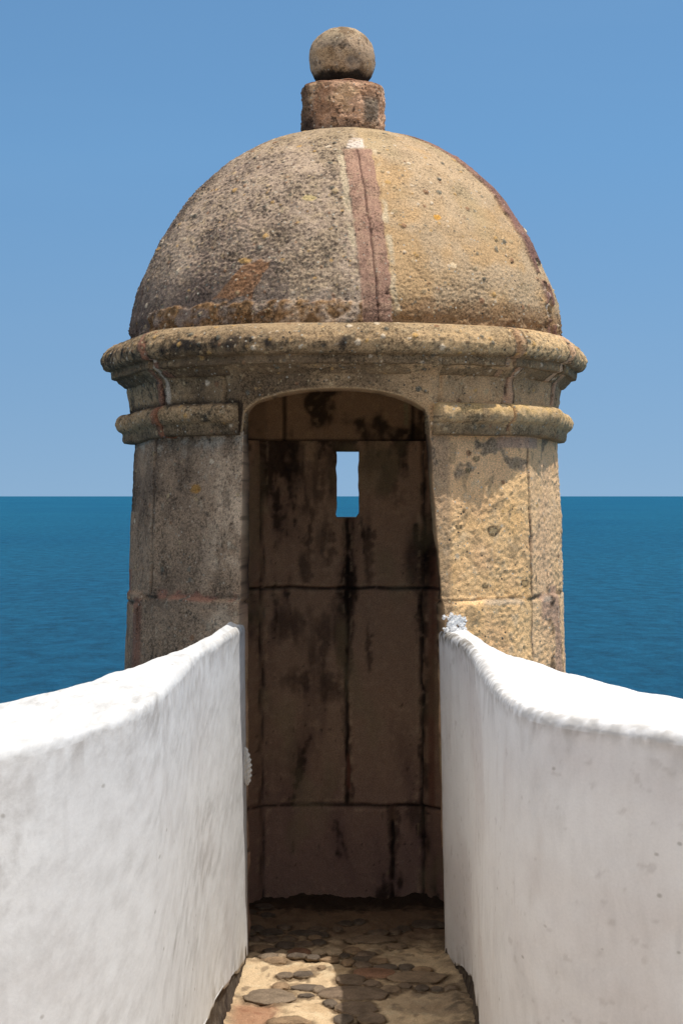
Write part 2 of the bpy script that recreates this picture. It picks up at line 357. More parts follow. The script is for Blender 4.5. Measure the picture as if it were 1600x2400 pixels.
# ---- walls (body): outer and inner faces share one grid, with the door gap and the slit
def build_wall():
    a0, b0 = 22.5, 360 - 26.3
    th = np.concatenate([np.arange(a0, 100, 0.36), np.arange(100, 150, 2.0), np.arange(150, 174.6, 0.55), [174.6, 174.9, 175.6],
                         np.arange(176.4, 182.5, 0.8), [183.0, 183.4], np.arange(184, 211, 0.55), np.arange(211, 260, 2.0), np.arange(260, b0, 0.36), [b0]])
    th = np.unique(np.round(th, 4))
    iw0 = np.argmin(abs(th - 174.6)); iw1 = np.argmin(abs(th - 183.4))
    z = np.concatenate([np.arange(-3.0, -1.72, 0.08), np.arange(-1.72, -0.80, 0.0075), np.arange(-0.80, 0.222, 0.0052), [0.222]])
    jz0 = np.argmin(abs(z + 0.088)); jz1 = np.argmin(abs(z - 0.183)); z[jz0] = -0.088; z[jz1] = 0.183
    T, Z = np.meshgrid(th, z, indexing='ij')
    # door edges: right jamb leans out towards the foot
    tR = np.interp(Z, [-1.7, -.45, -.1, .222], [27.0, 24.6, 22.6, 21.2]); tL = np.interp(Z, [-1.7, -.5, .222], [-25.6, -26.6, -26.5])
    To = T + (tR - a0) * np.exp(-(T - a0) / 14) + (tL - (b0 - 360)) * np.exp((T - b0) / 14)
    # jamb edges chipped a little
    one = np.zeros_like(T)
    je = fbm(np.stack([one, one + 3, Z], -1), 14, 3, 91) * .35
    je2 = fbm(np.stack([one, one + 9, Z], -1), 14, 3, 92) * .25
    To = To + je * np.exp(-(T - a0) / 1.5) + je2 * np.exp((T - b0) / 1.5)
    R0 = np.interp(Z, [-3, -1.7, -.9, -.45, -.36, -.35, -.1, .05, .2], [.84, .845, .838, .822, .82, .812, .808, .80, .795])
    taper = np.interp(Z, [-3.0, -1.75], [0.34, 1.0])      # corbel narrowing below the floor
    R0 = R0 * taper
    thr = To * D2R
    base = pol(thr, R0, Z)
    Tn = np.where(To > 180, To - 360, To)
    # courses and joints
    J = {0: [-140, -80.5, -58.5, 54, 81, 140], 1: [-140, -66, 69, 140], 2: [-120, -40, 45, 110]}
    zc = -0.362 - 0.004 * np.sin(Tn * 0.05) - np.where(Tn < -66, .03, 0); zc2 = np.full_like(zc, -1.05)
    course = np.where(Z > zc, 0, np.where(Z > zc2, 1, 2))
    jd = np.full(Z.shape, 9.0, np.float32); blk = np.zeros(Z.shape, np.float32); flat = np.ones(Z.shape, np.float32)
    wob = fbm(base, 9, 3, 3) * 0.006
    for c in (0, 1, 2):
        js = sorted(J[c]); mm = course == c
        for k, j in enumerate(js):
            d = np.abs((Tn - j) * D2R * R0 + wob)
            jd = np.where(mm, np.minimum(jd, d), jd)
        edges = [-200] + js + [200]
        for k in range(len(edges) - 1):
            lo, hi = edges[k], edges[k + 1]
            q = mm & (Tn >= lo) & (Tn < hi)
            blk = np.where(q, (math.sin(k * 12.9 + c * 7.7) * 0.5), blk)
            mid = (lo + hi) / 2; half = min((hi - lo) / 2, 32)
        fe = {0: [-140, -110, -80.5, -58.5, -24, 20, 54, 81, 110, 140], 1: [-140, -116, -91, -66, -45, -24, 20, 45, 69, 92, 116, 140], 2: [-140, 140]}[c]
        for lo, hi in zip(fe[:-1], fe[1:]):
            mid = (lo + hi) / 2; half = (hi - lo) / 2
            f = np.cos(half * D2R) / np.cos(np.clip(Tn - mid, -half, half) * D2R)
            flat = np.where(mm & (Tn >= lo) & (Tn < hi) & (hi - lo < 60), f, flat)
    jh = np.minimum(np.abs(Z - zc + wob), np.abs(Z - zc2))
    jall = np.minimum(jd, jh)
    R = R0 * (1 + (flat - 1) * 0.75) + .004 + blk * 0.006
    groove = 1 - sst(0.002, 0.013, jall)
    grv = groove * (0.35 + 0.65 * sst(-.2, .4, noise(base, 7, 33)))
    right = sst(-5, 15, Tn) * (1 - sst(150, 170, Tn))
    ring_shade = sst(.045, .075, Z - 0.012 * np.sin(Tn * .4) - .03 * noise(base, 9, 11) - np.where(Tn > 54, .03, 0) - np.where((Tn > 54) & (Tn < 68), .02, 0))  # zone of the roll moulding's cast shadow, painted smoother and slightly darker
    pocked = right * (1 - ring_shade) * (0.55 + .45 * sst(-.4, .2, noise(base, 5, 19)))
    pock = worley(base, (84, 84, 110), 5)[0]; pock2 = fbm(base, 60, 3, 6)
    rough = (pock - .5) * 0.0048 * pocked + pock2 * (0.0022 + 0.0030 * pocked) + fbm(base, 9, 3, 8) * 0.0035
    left_pits = np.clip(fbm(base, 60, 3, 14) - .35, 0, 1) * (1 - right)
    R = R + rough - grv * 0.012 - left_pits * 0.014
    # deep missing edge at the far left (upper course) - a shadowed recess
    nick = (Tn < -74) & (Z > -.06)
    R = np.where(nick & (Tn < -79), R - .010, R)
    P = pol(thr, R, Z)
    # colours of the outer face
    n1 = fbm(base, 5, 4, 21); n2 = fbm(base, 22, 4, 22); n3 = fbm(base, 80, 2, 23)
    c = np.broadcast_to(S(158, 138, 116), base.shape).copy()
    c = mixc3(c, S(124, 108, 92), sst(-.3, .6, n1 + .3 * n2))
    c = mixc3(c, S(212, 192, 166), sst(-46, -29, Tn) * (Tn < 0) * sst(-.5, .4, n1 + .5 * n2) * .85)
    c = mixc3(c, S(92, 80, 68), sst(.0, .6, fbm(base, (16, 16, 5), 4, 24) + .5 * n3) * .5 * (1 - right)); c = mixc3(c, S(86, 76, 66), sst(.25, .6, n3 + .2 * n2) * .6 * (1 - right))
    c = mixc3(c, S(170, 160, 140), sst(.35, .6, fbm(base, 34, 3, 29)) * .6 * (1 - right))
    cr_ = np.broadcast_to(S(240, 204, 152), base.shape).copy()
    cr_ = mixc3(cr_, S(228, 190, 134), sst(-.1, .5, fbm(base, 8, 3, 41)) * .7 * (1 - ring_shade))
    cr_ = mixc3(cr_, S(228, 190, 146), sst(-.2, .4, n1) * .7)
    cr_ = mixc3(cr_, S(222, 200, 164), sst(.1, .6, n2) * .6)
    cr_ = mixc3(cr_, S(226, 188, 144), ring_shade * .8)
    cr_ = mixc3(cr_, S(150, 136, 116), ring_shade * sst(.12, .3, fbm(base, 11, 3, 43)) * .85)
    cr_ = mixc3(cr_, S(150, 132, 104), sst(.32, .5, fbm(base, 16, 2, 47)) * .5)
    cr_ = mixc3(cr_, S(150, 132, 112), band(Tn, 24, 3.0, 1.0) * .6); cr_ = mixc3(cr_, S(120, 100, 80), band(Tn + wob * 60, 54.2, .45, .3) * sst(-.5, .2, noise(base, 9, 35)) * .8); cr_ = mixc3(cr_, S(214, 190, 164), (Tn > 54.4) * (1 - ring_shade) * .35)       # worn, greyer edge of the door
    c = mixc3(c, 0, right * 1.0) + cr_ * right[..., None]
    # pits dark in their bottoms are real relief; joints hold pinkish mortar or soot
    soot = groove * sst(-.35, .25, noise(base, 6, 51))
    c = mixc3(c, S(60, 50, 42), soot * .7)
    mort = (1 - sst(0.006, 0.016, jh + np.abs(wob))) * (Tn < -26) * (Tn > -62) * sst(.0, .2, noise(base, 5, 77) + .2)
    mort = np.maximum(mort, band(Z, -.35, .016, .004) * sst(-57, -54, Tn) * (1 - sst(-30, -27, Tn)) * sst(-.15, .05, fbm(base, 13, 3, 56)))
    c = mixc3(c, S(150, 112, 96), np.clip(mort, 0, 1) * .85)
    # wide mortar bands: far left of both courses, far right of the lower one
    bl = band(Tn, -66 - 1.5, 4.0, 1.0) * (Z < -.372) + band(Tn, -80.5, 3.2, 1.0) * (Z < -.27) * (Z > -.37)
    br = band(Tn + 3 * fbm(base, 10, 2, 61), 70, 3.6, .8) * (Z < -.33) + band(Z, .19, .02, .004) * band(Tn, 52, 9, 1) + band(Z, -.40, .045, .012) * band(Tn, 65, 5.5, 1)
    c = mixc3(c, S(132, 100, 84), np.clip(bl, 0, 1) * .9)
    c = mixc3(c, S(186, 158, 136), np.clip(br, 0, 1) * .95)
    edge_br = band(np.abs(Tn - 70 + 3 * fbm(base, 10, 2, 61)), 4.6, .8, .5) * (Z < -.33) * sst(-.3, .1, noise(base, (12, 12, 20), 66))
    c = mixc3(c, S(74, 62, 50), edge_br * .8)
    # darker strip at the far left edge of the upper course
    c = mixc3(c, S(44, 38, 34), sst(-70, -82, Tn) * (Z > -.06) * .85)
    # pale efflorescence under the moulding and on top of the lower course
    eff = sst(.14, .2, Z + .04 * n2) * (1 - right) * sst(.0, .3, n2) + band(Z, -.372, .01, .006) * right * sst(0, .3, noise(base, 8, 88))
    c = mixc3(c, S(188, 180, 164), np.clip(eff, 0, 1) * .6)
    # amber stone on the left pier, pale pebbles
    am = 1 - sst(.8, 1.1, np.sqrt(((P[..., 0] + .512) / .020) ** 2 + ((Z - .024) / .017) ** 2) + .25 * noise(base, 60, 4))
    c = mixc3(c, S(170, 132, 78), am * (Tn < 0))
    ph, pa, pb = pebbles(base, 30, 71, .09)
    c = mixc3(c, 0, sst(.3, .5, ph) * .8) + pebble_col(pb, .8) * (sst(.3, .5, ph) * .8)[..., None]
    # a few distinct stones with dark rims on the right pier
    for (px, pz, pr) in ((.531, -.122, .019), (.53 + .12, -.31, .014), (.50, -.315, .010), (.405, -.108, .010), (.47, .13, .011), (.44, .09, .009)):
        d = np.sqrt(((P[..., 0] - px) / pr) ** 2 + ((P[..., 2] - ZO - pz) / (pr * .8)) ** 2) + .2 * noise(base, 70, 9)
        m_ = (d < 1.35) & (Tn > 0) & (Tn < 90)
        c = mixc3(c, S(90, 80, 62), m_ * band(d, 1.0, .22, .1) * .85); c = mixc3(c, S(150, 136, 104), (d < .8) * m_ * .7)
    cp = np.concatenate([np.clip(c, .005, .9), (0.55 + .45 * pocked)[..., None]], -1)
    # inner face: hexagonal chamber
    ap = np.interp(Z, [-3, -1.75, .3], [.2, .56, .55])
    # map the outer door edge to the same x on the inner ring
    xi = lambda t: np.degrees(np.arcsin(np.clip(.80 * np.sin(t * D2R) / .64, -1, 1)))
    Ti = T + (xi(tR) - a0) * np.exp(-(T - a0) / 13) + (xi(tL) - (b0 - 360)) * np.exp((T - b0) / 13)
    wv = fbm(np.stack([one, one, Z], -1), 9, 3, 101) * 1.0 * band(T, 174.6, 5, 4) + fbm(np.stack([one + 5, one, Z], -1), 9, 3, 102) * .9 * band(T, 183.4, 5, 4)
    Ti = Ti + wv + 1.3 * (1 - sst(0, .022, Z + .088)) * (Z < .02) * band(T, 174.6, 2.5, 2) - .5 * (1 - sst(0, .012, Z + .088)) * (Z < .02) * band(T, 183.4, 2.5, 2)
    Ri = hexr(Ti, ap)
    Qb = pol(Ti * D2R, Ri, Z); X = Qb[..., 0]
    back = band(Ti, 180, 60, 10)
    def hj(zz): return np.abs(Z - zz + fbm(Qb, 8, 2, 111) * .006)
    def vj(xx, lo, hi): return np.where((Z > lo) & (Z < hi), np.abs(X - xx + fbm(Qb, 8, 2, 112) * .008), 9)
    jj = np.minimum.reduce([hj(-.372) / np.where(np.abs(X) < .5, 1, 1), hj(-1.254), vj(.023, -1.254, -.088), vj(.205, -1.75, -1.254), vj(-.318, -1.8, .3), vj(.326, -1.8, .3)])
    gi = 1 - sst(.002, .010, jj)
    cell = np.where(Z > -.372, np.where(X > .0, .006, -.002), np.where(Z > -1.254, np.where(X > .023, -.007, .004), np.where(X > .205, .004, -.005))); Ri = Ri + cell + gi * .014 + fbm(Qb, 12, 4, 115) * .006 + fbm(Qb, 60, 2, 116) * .0025
    Q = pol(Ti * D2R, Ri, Z)
    m1 = fbm(Qb, (7, 7, 2.2), 4, 121); m2 = fbm(Qb, (26, 26, 7), 3, 122); m3 = fbm(Qb, 30, 3, 123)
    ci = np.broadcast_to(S(168, 138, 112), Qb.shape).copy()
    ci = mixc3(ci, S(134, 108, 90), sst(-.1, .5, m1)); ci = mixc3(ci, S(182, 152, 124), sst(0, .5, m3) * .5)
    ci = mixc3(ci, S(136, 108, 102), sst(-.9, -1.5, Z) * .6)
    blot = sst(.10, .40, m1 + .3 * m2 + .25 * m3 + np.interp(Z, [-1.6, -1.2, -.6, -.372, -.1, .1, .22], [-.15, -.3, -.22, .05, -.12, .12, .22]))
    ci = mixc3(ci, S(44, 34, 28), blot * .85)
    run = np.zeros_like(X)
    for (xx, ww, z0, z1) in ((.026, .013, -1.25, -.09), (.205, .016, -1.56, -1.27), (.012, .03, -.72, -.40), (.335, .010, -1.2, .2), (-.21, .02, .03, .2), (-.155, .018, -.08, .2), (-.13, .010, -.26, -.06), (.10, .010, -.36, -.1), (.19, .03, .0, .18), (-.04, .022, -.01, .19)):
        run = np.maximum(run, band(X + .030 * m2 + .016 * m3 + .02 * fbm(Qb, 6, 2, 133), xx, ww * (1 + .7 * noise(Qb, (6, 6, 9), 134)), ww * .7) * sst(z0 - .04, z0 + .04, Z) * (1 - sst(z1, z1 + .03, Z)))
    for (bx_, bz_, rx_, rz_) in ((-.19, .13, .075, .08), (-.10, .05, .035, .14), (-.03, .12, .035, .10), (.13, .15, .05, .07), (.20, .06, .045, .13), (-.22, -.52, .10, .07), (-.10, -.60, .06, .10), (-.19, -.74, .07, .05), (-.05, -.78, .05, .06), (.11, -.62, .012, .09), (-.15, -.30, .02, .08), (-.07, -.22, .028, .15), (.11, -.17, .02, .16), (.30, -.30, .03, .10), (.30, -1.3, .05, .06), (-.02, .17, .10, .02)):
        dd = np.sqrt(((X - bx_ + .02 * m3) / rx_) ** 2 + ((Z - bz_) / rz_) ** 2) + .8 * m2 + .5 * m3 + .5 * fbm(Qb, (9, 9, 5), 3, 135)
        run = np.maximum(run, (1 - sst(.3, 1.35, dd)) * .95)
    ci = mixc3(ci, S(46, 37, 31), np.clip(run, 0, 1) * (.66 + .2 * m3))
    ci = mixc3(ci, S(34, 27, 22), gi * sst(-.5, .1, m3 + .3) * .85); arr = band(jj, .016, .005, .004) * sst(0, .3, m3); ci = mixc3(ci, S(196, 168, 134), arr * .35)
    ci = mixc3(ci, S(128, 88, 70), band(X + .004 * m3, .03, .007, .003) * band(Z, -1.12, .07, .02) + band(X + .004 * m3, .37, .012, .004) * band(Z, -.75, .5, .02) * .8)
    ci = mixc3(ci, S(122, 96, 78), band(X, .207, .013, .004) * band(Z, -1.285, .03, .01))
    ci = mixc3(ci, S(130, 112, 84), band(X + .01 * m3, 0.0, .02, .008) * band(Z, -.60, .09, .03) * .8)
    specks = sst(.46, .6, fbm(Qb, (60, 60, 40), 3, 128) + .35 * m1 - .12); ci = mixc3(ci, S(40, 32, 26), specks * .6); ci = mixc3(ci, S(150, 136, 104), sst(.1, .5, fbm(Qb, (5, 5, 3), 3, 129)) * .4)
    ci = ci * np.array([1.22, 1.32, 1.40], np.float32)
    cq = np.concatenate([np.clip(ci, .004, .9), np.full(Z.shape + (1,), .7)], -1)
    mask = np.ones((len(th) - 1, len(z) - 1), bool); mask[iw0:iw1, jz0:jz1] = False
    V, F, C = shell(P, Q, cp, cq, mask, nb=10)
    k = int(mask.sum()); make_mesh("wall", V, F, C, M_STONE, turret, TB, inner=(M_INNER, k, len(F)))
build_wall()

def colour_cornice(base, Tn, Z, joints, seed, dark=0.0):
    n1 = fbm(base, 5, 4, seed); n2 = fbm(base, 24, 4, seed + 1); n3 = fbm(base, 70, 2, seed + 2)
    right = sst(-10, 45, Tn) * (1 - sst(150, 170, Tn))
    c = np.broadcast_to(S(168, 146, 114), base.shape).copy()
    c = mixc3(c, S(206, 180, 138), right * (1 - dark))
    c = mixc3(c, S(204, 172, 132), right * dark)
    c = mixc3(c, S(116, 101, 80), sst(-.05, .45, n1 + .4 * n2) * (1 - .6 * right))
    c = mixc3(c, S(188, 172, 140), sst(.15, .5, n2) * .5)
    c = mixc3(c, S(72, 65, 56), sst(.28, .5, n2 * .6 + n3 * .5 + .1 * (1 - right)) * (1 - .5 * right) * .85)
    return c, n1, n2, n3, right

def joint_field(Tn, R, joints, wob):
    jd = np.full(Tn.shape, 9.0, np.float32)
    for j in joints: jd = np.minimum(jd, np.abs((Tn - j) * D2R * R + wob))
    return jd
TH_FULL = np.concatenate([np.arange(-104, 104, 0.33), np.arange(104, 256, 2.5)])

# ---- frieze with the segmental arch over the doorway
def build_frieze():
    a, b_ = -26.7, 21.3
    th = np.concatenate([np.arange(-104, a - .5, .4), np.arange(a - .5, a + 1.5, .06), np.arange(a + 1.5, b_ - 1.5, .3), np.arange(b_ - 1.5, b_ + .5, .06), np.arange(b_ + .5, 104, .4), np.arange(104, 150, 2.5), np.arange(150, 210, .8), np.arange(210, 256, 2.5)])
    ax = [a, a + .35, a + .75, a + 2.2, -22.0, -16.5, -11, -6, -1, 4, 9, 13.5, 17.2, b_ - 1.6, b_ - .7, b_ - .25, b_]
    az = [.222, .262, .288, .306, .328, .350, .3625, .3675, .3685, .366, .357, .343, .322, .300, .276, .250, .222]
    zb = np.interp(th, ax, az, left=.2215, right=.2215)
    nv = 52; v = np.linspace(0, 1, nv) ** 1.0
    T = np.repeat(th[:, None], nv, 1); Z = zb[:, None] + (0.475 - zb[:, None]) * v[None]
    inside = band(T, (a + b_) / 2, (b_ - a) / 2 + .2, .25)
    R0 = np.interp(Z, [.2, .31, .40, .415, .432, .445, .452, .475], [.800, .812, .822, .829, .846, .866, .870, .872])
    base = pol(T * D2R, R0, Z); Tn = T
    wob = fbm(base, 12, 3, 203) * .005
    jd = joint_field(Tn, R0, [-150, -90, -53, -31.2, 23.4, 43.5, 67, 92, 150], wob)
    jw = 1 - sst(.002, .012, jd)
    R = R0 * facet(Tn, [-122, -86, -53, -26, 21, 43.5, 67, 94, 118], np.where((Tn > -26) & (Tn < 21), .15, .85)) + fbm(base, 40, 3, 205) * .0035 + fbm(base, 10, 3, 206) * .005 - jw * .010
    # front edge of the arch is softly rounded
    R = R - .008 * inside * (1 - sst(0, .010, Z - zb[:, None]))
    ph, pa, pb = pebbles(base, 34, 209, .16)
    ph2, _, pb2 = pebbles(base, 70, 210, .12)
    R = R + ph * .004
    P = pol(T * D2R, R, Z)
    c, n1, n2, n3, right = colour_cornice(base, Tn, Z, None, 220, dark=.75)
    c = mixc3(c, S(112, 96, 76), band(Tn, -12, 26, 14) * sst(-.5, .3, n1) * .8)
    c = mixc3(c, S(158, 138, 108), sst(8, 20, Tn) * sst(-.2, .3, n1) * .6 * (Tn < 110))
    for (j, wd, zl) in ((-53, 1.6, .2), (43.5, 1.5, .2), (67, 1.7, .2)):
        mm = band(Tn + 1.2 * fbm(base, 14, 2, 230), j + (.9 if j > 0 else -.9), wd, .35)
        c = mixc3(c, S(196, 160, 130) if j > 0 else S(160, 120, 98), mm * .9)
        c = mixc3(c, S(58, 46, 38), band(np.abs(Tn + 1.2 * fbm(base, 14, 2, 230) - (j + (.9 if j > 0 else -.9))), wd + .25, .22, .15) * sst(-.4, .1, noise(base, 14, 231)) * .85)
    c = mixc3(c, S(206, 198, 182), band(Tn + 1.0 * n2, -50.6, .7, .3) * sst(0, .2, n1 + .2) * .8)
    c = mixc3(c, S(40, 34, 30), jw * sst(-.2, .3, n2) * .8)
    c = mixc3(c, S(40, 36, 33), (1 - sst(.315, .345, Z + .012 * n2)) * (Tn < -26) * .85)    # black lichen along the ledge
    pm = sst(.35, .5, ph) * .85; c = c * (1 - pm[..., None]) + pebble_col(pb, .85) * pm[..., None]
    pm = sst(.4, .5, ph2) * .45; c = c * (1 - pm[..., None]) + pebble_col(pb2, .95) * pm[..., None]
    cp = np.concatenate([np.clip(c, .005, .9), np.full(Z.shape + (1,), .8)], -1)
    # inner
    xi = np.degrees(np.arcsin(np.clip(.81 * np.sin(T * D2R) / .63, -1, 1)))
    k = sst(45, 27, np.abs(T)); Ti = T * (1 - k) + np.where(np.abs(T) < 50, xi, T) * k
    ki = np.abs(T) < 45
    Ri = hexr(Ti, .55 - .03 * v[None] * 0, .92)
    Qb = pol(Ti * D2R, Ri, Z)
    Ri = Ri + fbm(Qb, 12, 3, 215) * .006
    Zi = Z + 0.0
    X = Qb[..., 0]
    vjn = np.minimum(np.abs(X + .228 + .006 * n2 * 0), np.abs(X - .285)); gi = 1 - sst(.003, .012, vjn)
    Ri = Ri + gi * .008
    Q = pol(Ti * D2R, Ri, Zi)
    m1 = fbm(Qb, (8, 8, 6), 4, 221); m3 = fbm(Qb, 30, 3, 223)
    ci = np.broadcast_to(S(160, 130, 102), Qb.shape).copy(); ci = mixc3(ci, S(28, 22, 18), sst(-.05, .3, m1) * .85); ci = mixc3(ci, S(180, 150, 116), sst(.1, .5, m3) * .4)
    ci = mixc3(ci, S(22, 18, 15), gi * .8); ci = mixc3(ci, S(24, 18, 15), band(Z, .222, .008, .004) * .7)
    ci = mixc3(ci, S(150, 138, 106), band(X + .004 * m3, .262, .009, .003) * band(Z, .33, .045, .01) * .9)
    ci = ci * np.array([1.15, 1.25, 1.32], np.float32)
    # soffit painted paler, standing in for light bounced off the white walls
    sof = inside * (1 - sst(.0, .010, Z - zb[:, None])); cs = S(196, 172, 138)
    ci = ci * (1 - .85 * sof[..., None] * 0) 
    cp2 = cp.copy(); cp2[..., :3] = cp[..., :3] * (1 - sof[..., None]) + cs * sof[..., None]
    cq = np.concatenate([np.clip(ci, .004, .9), np.full(Z.shape + (1,), .7)], -1)
    V, F, C = shell(P, Q, cp2, cq, None, wrap=True, nb=6)
    k = P.shape[0] * (P.shape[1] - 1); make_mesh("frieze", V, F, C, M_STONE, turret, TB, inner=(M_INNER, k, 2 * k))
build_frieze()

# ---- lower roll moulding, broken by the doorway
def build_ring():
    th = np.concatenate([np.arange(21.75, 106, .33), np.arange(106, 254, 3), np.arange(254, 332.85, .33)])
    prof = np.array([(.790, .328), (.815, .326), (.838, .325), (.852, .321), (.862, .312), (.868, .300), (.870, .286), (.867, .272), (.860, .262), (.850, .256), (.844, .252), (.843, .24), (.841, .225), (.836, .216), (.815, .213), (.785, .213)])
    # resample the profile
    d = np.r_[0, np.cumsum(np.hypot(*np.diff(prof, axis=0).T))]; s = np.linspace(0, d[-1], 40)
    pr = np.interp(s, d, prof[:, 0]); pz = np.interp(s, d, prof[:, 1])
    T = np.repeat(th[:, None], len(s), 1); Tn = np.where(T > 180, T - 360, T)
    R0 = np.repeat(pr[None], len(th), 0); Z = np.repeat(pz[None], len(th), 0)
    sag = -.018 * sst(55, 80, np.abs(Tn)) - .006 * (Tn < -50)
    Z = Z + sag
    base = pol(T * D2R, R0, Z); wob = fbm(base, 14, 3, 303) * .006
    js = [-150, -100, -74, -50.6, 42.5, 64.5, 88, 140]
    jd = joint_field(Tn, .86 + 0 * R0, js, wob); jw = 1 - sst(.002, .013, jd)
    ends = (1 - sst(0, .020, np.minimum(np.abs(Tn - 21.75), np.abs(Tn + 27.15)) * D2R * .86))
    outness = np.clip((R0 - .80) / .07, 0, 1)
    amp = fbm(base, 36, 3, 305) * .006 + fbm(base, 9, 3, 306) * .007
    blk = np.zeros_like(Tn)
    e = [-200] + js + [200]
    for k in range(len(e) - 1): blk = np.where((Tn >= e[k]) & (Tn < e[k + 1]), math.sin(k * 5.1) * .005, blk)
    R = R0 * facet(Tn, [-122, -84, -50.6, -24, 20, 42.5, 64.5, 92, 118], .85) + (amp + blk - jw * .024 - ends * .012) * outness
    Z2 = Z + fbm(base, 12, 2, 307) * .004 * outness - blk * .8
    ph, pa, pb = pebbles(base, 38, 309, .2); R = R + ph * .004 * outness
    P = pol(T * D2R, R, Z2)
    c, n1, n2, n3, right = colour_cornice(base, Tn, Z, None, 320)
    c = mixc3(c, S(204, 174, 118), right * sst(.275, .31, Z - sag) * sst(-.4, .2, n2) * .8)  # upper half on the right painted brighter, as where sun strikes
    c = mixc3(c, S(84, 74, 62), (1 - sst(.235, .262, Z - sag + .01 * n2)) * .5)  # lower edge painted darker, as the roll's shaded side
    c = mixc3(c, S(46, 40, 36), (Tn < 0) * sst(.31, .325, Z - sag + .01 * n2) * .8)
    c = mixc3(c, S(160, 120, 98) , jw * sst(-.3, .1, n1) * .8)
    c = mixc3(c, S(146, 104, 82), band(Tn + n2 * 2, -51.5, 1.6, .5) * .85)
    c = mixc3(c, S(40, 34, 30), (1 - sst(0, .005, jd)) * .6)
    pm = sst(.35, .5, ph) * .8; c = c * (1 - pm[..., None]) + pebble_col(pb, .85) * pm[..., None]
    cp = np.concatenate([np.clip(c, .005, .9), np.full(Z.shape + (1,), .9)], -1)
    Q = pol(T * D2R, np.full_like(R, .735), Z2); Q[..., 2] = Z2.astype(np.float32) * .9 + .27 * .1 + ZO
    V, F, C = shell(P, Q, cp, cp, None, wrap=False, nb=4)
    make_mesh("lower_moulding", V, F, C, M_STONE, turret, TB)
build_ring()

# ---- cornice
def build_cornice():
    prof = np.array([(.70, .592), (.80, .592), (.835, .590), (.862, .583), (.882, .572), (.897, .557), (.911, .538), (.916, .520), (.914, .505), (.907, .490), (.895, .481), (.880, .478), (.879, .474), (.880, .462), (.879, .450), (.868, .447), (.860, .446), (.850, .436), (.838, .424), (.829, .416), (.80, .412), (.74, .412)])
    d = np.r_[0, np.cumsum(np.hypot(*np.diff(prof, axis=0).T))]; s = np.linspace(0, d[-1], 110)
    pr = np.interp(s, d, prof[:, 0]); pz = np.interp(s, d, prof[:, 1])
    th = TH_FULL
    T = np.repeat(th[:, None], len(s), 1); Tn = np.where(T > 180, T - 360, T)
    R0 = np.repeat(pr[None], len(th), 0); Z = np.repeat(pz[None], len(th), 0)
    base = pol(T * D2R, R0, Z); wob = fbm(base, 12, 3, 403) * .006
    js = [-150, -96, -51.5, 41.5, 63, 90, 140]
    jd = joint_field(Tn, .9 + 0 * R0, js, wob); jw = 1 - sst(.004, .018, jd)
    o = np.clip((R0 - .80) / .10, 0, 1)
    fct = facet(Tn, [-122, -86, -51.5, -20, 12, 41.5, 63, 92, 118], np.where((Tn > -51.5) & (Tn < 41.5), .25, .90)); R0 = np.where(R0 > .79, R0 * fct, R0)
    e = [-200] + js + [200]; blk = np.zeros_like(Tn); flat = np.zeros_like(Tn)
    for k in range(len(e) - 1):
        q = (Tn >= e[k]) & (Tn < e[k + 1]); blk = np.where(q, math.sin(k * 3.7 + 1) * .005, blk)
    sag = -.014 * sst(50, 85, np.abs(Tn))
    R = R0 + (fbm(base, 46, 3, 405) * .005 + fbm(base, 7, 3, 406) * .005 + blk - jw * .024) * o
    R = R + worley(base, 80, 411)[0] * .003 * o
    ph, pa, pb = pebbles(base, 34, 409, .42 * 1); R = R + ph * .006 * o
    ph2, _, pb2 = pebbles(base, 62, 410, .25)
    Z2 = Z + sag + fbm(base, 9, 3, 407) * .006 * o
    P = pol(T * D2R, R, Z2)
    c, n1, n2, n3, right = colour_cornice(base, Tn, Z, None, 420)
    under = 1 - sst(.474, .50, Z + .006 * n2)  # splits painted light and shade: darkened underside, paler roll top
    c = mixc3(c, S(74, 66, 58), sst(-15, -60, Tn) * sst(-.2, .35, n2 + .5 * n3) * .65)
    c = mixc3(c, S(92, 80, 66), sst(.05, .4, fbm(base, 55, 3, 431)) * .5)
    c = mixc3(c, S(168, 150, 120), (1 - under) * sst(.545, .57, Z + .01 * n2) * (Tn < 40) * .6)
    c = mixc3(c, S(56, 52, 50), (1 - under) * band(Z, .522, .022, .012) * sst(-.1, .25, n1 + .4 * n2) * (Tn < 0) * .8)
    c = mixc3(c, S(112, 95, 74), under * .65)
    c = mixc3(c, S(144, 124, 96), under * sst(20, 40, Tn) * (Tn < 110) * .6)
    for (j, s2) in ((-51.5, S(150, 112, 94)), (41.5, S(176, 146, 116)), (63, S(214, 182, 150))):
        c = mixc3(c, s2, band(Tn + 1.2 * n2 + (Z - .5) * 40 * (1 if j < 0 else -.6), j, 1.3, .4) * .85); c = mixc3(c, S(56, 45, 36), band(np.abs(Tn + 1.2 * n2 + (Z - .5) * 40 * (1 if j < 0 else -.6) - j), 1.55, .25, .15) * .75)
    c = mixc3(c, S(48, 40, 34), (1 - sst(0, .005, jd)) * .7)
    pm = sst(.3, .5, ph) * .85 * (1 - .3 * under); c = c * (1 - pm[..., None]) + pebble_col(pb, .9) * pm[..., None]
    pm = sst(.35, .5, ph2) * .45; c = c * (1 - pm[..., None]) + pebble_col(pb2, .95) * pm[..., None]
    cp = np.concatenate([np.clip(c, .005, .9), np.full(Z.shape + (1,), .9)], -1)
    Q = pol(T * D2R, np.interp(Z, [.41, .592], [.60, .58]), Z); ci = np.broadcast_to(S(70, 56, 44), Q.shape) * .8
    cq = np.concatenate([ci, np.full(Z.shape + (1,), .7)], -1)
    V, F, C = shell(P, Q, cp, cq, None, wrap=True, nb=3)
    make_mesh("cornice", V, F, C, M_STONE, turret, TB)
build_cornice()

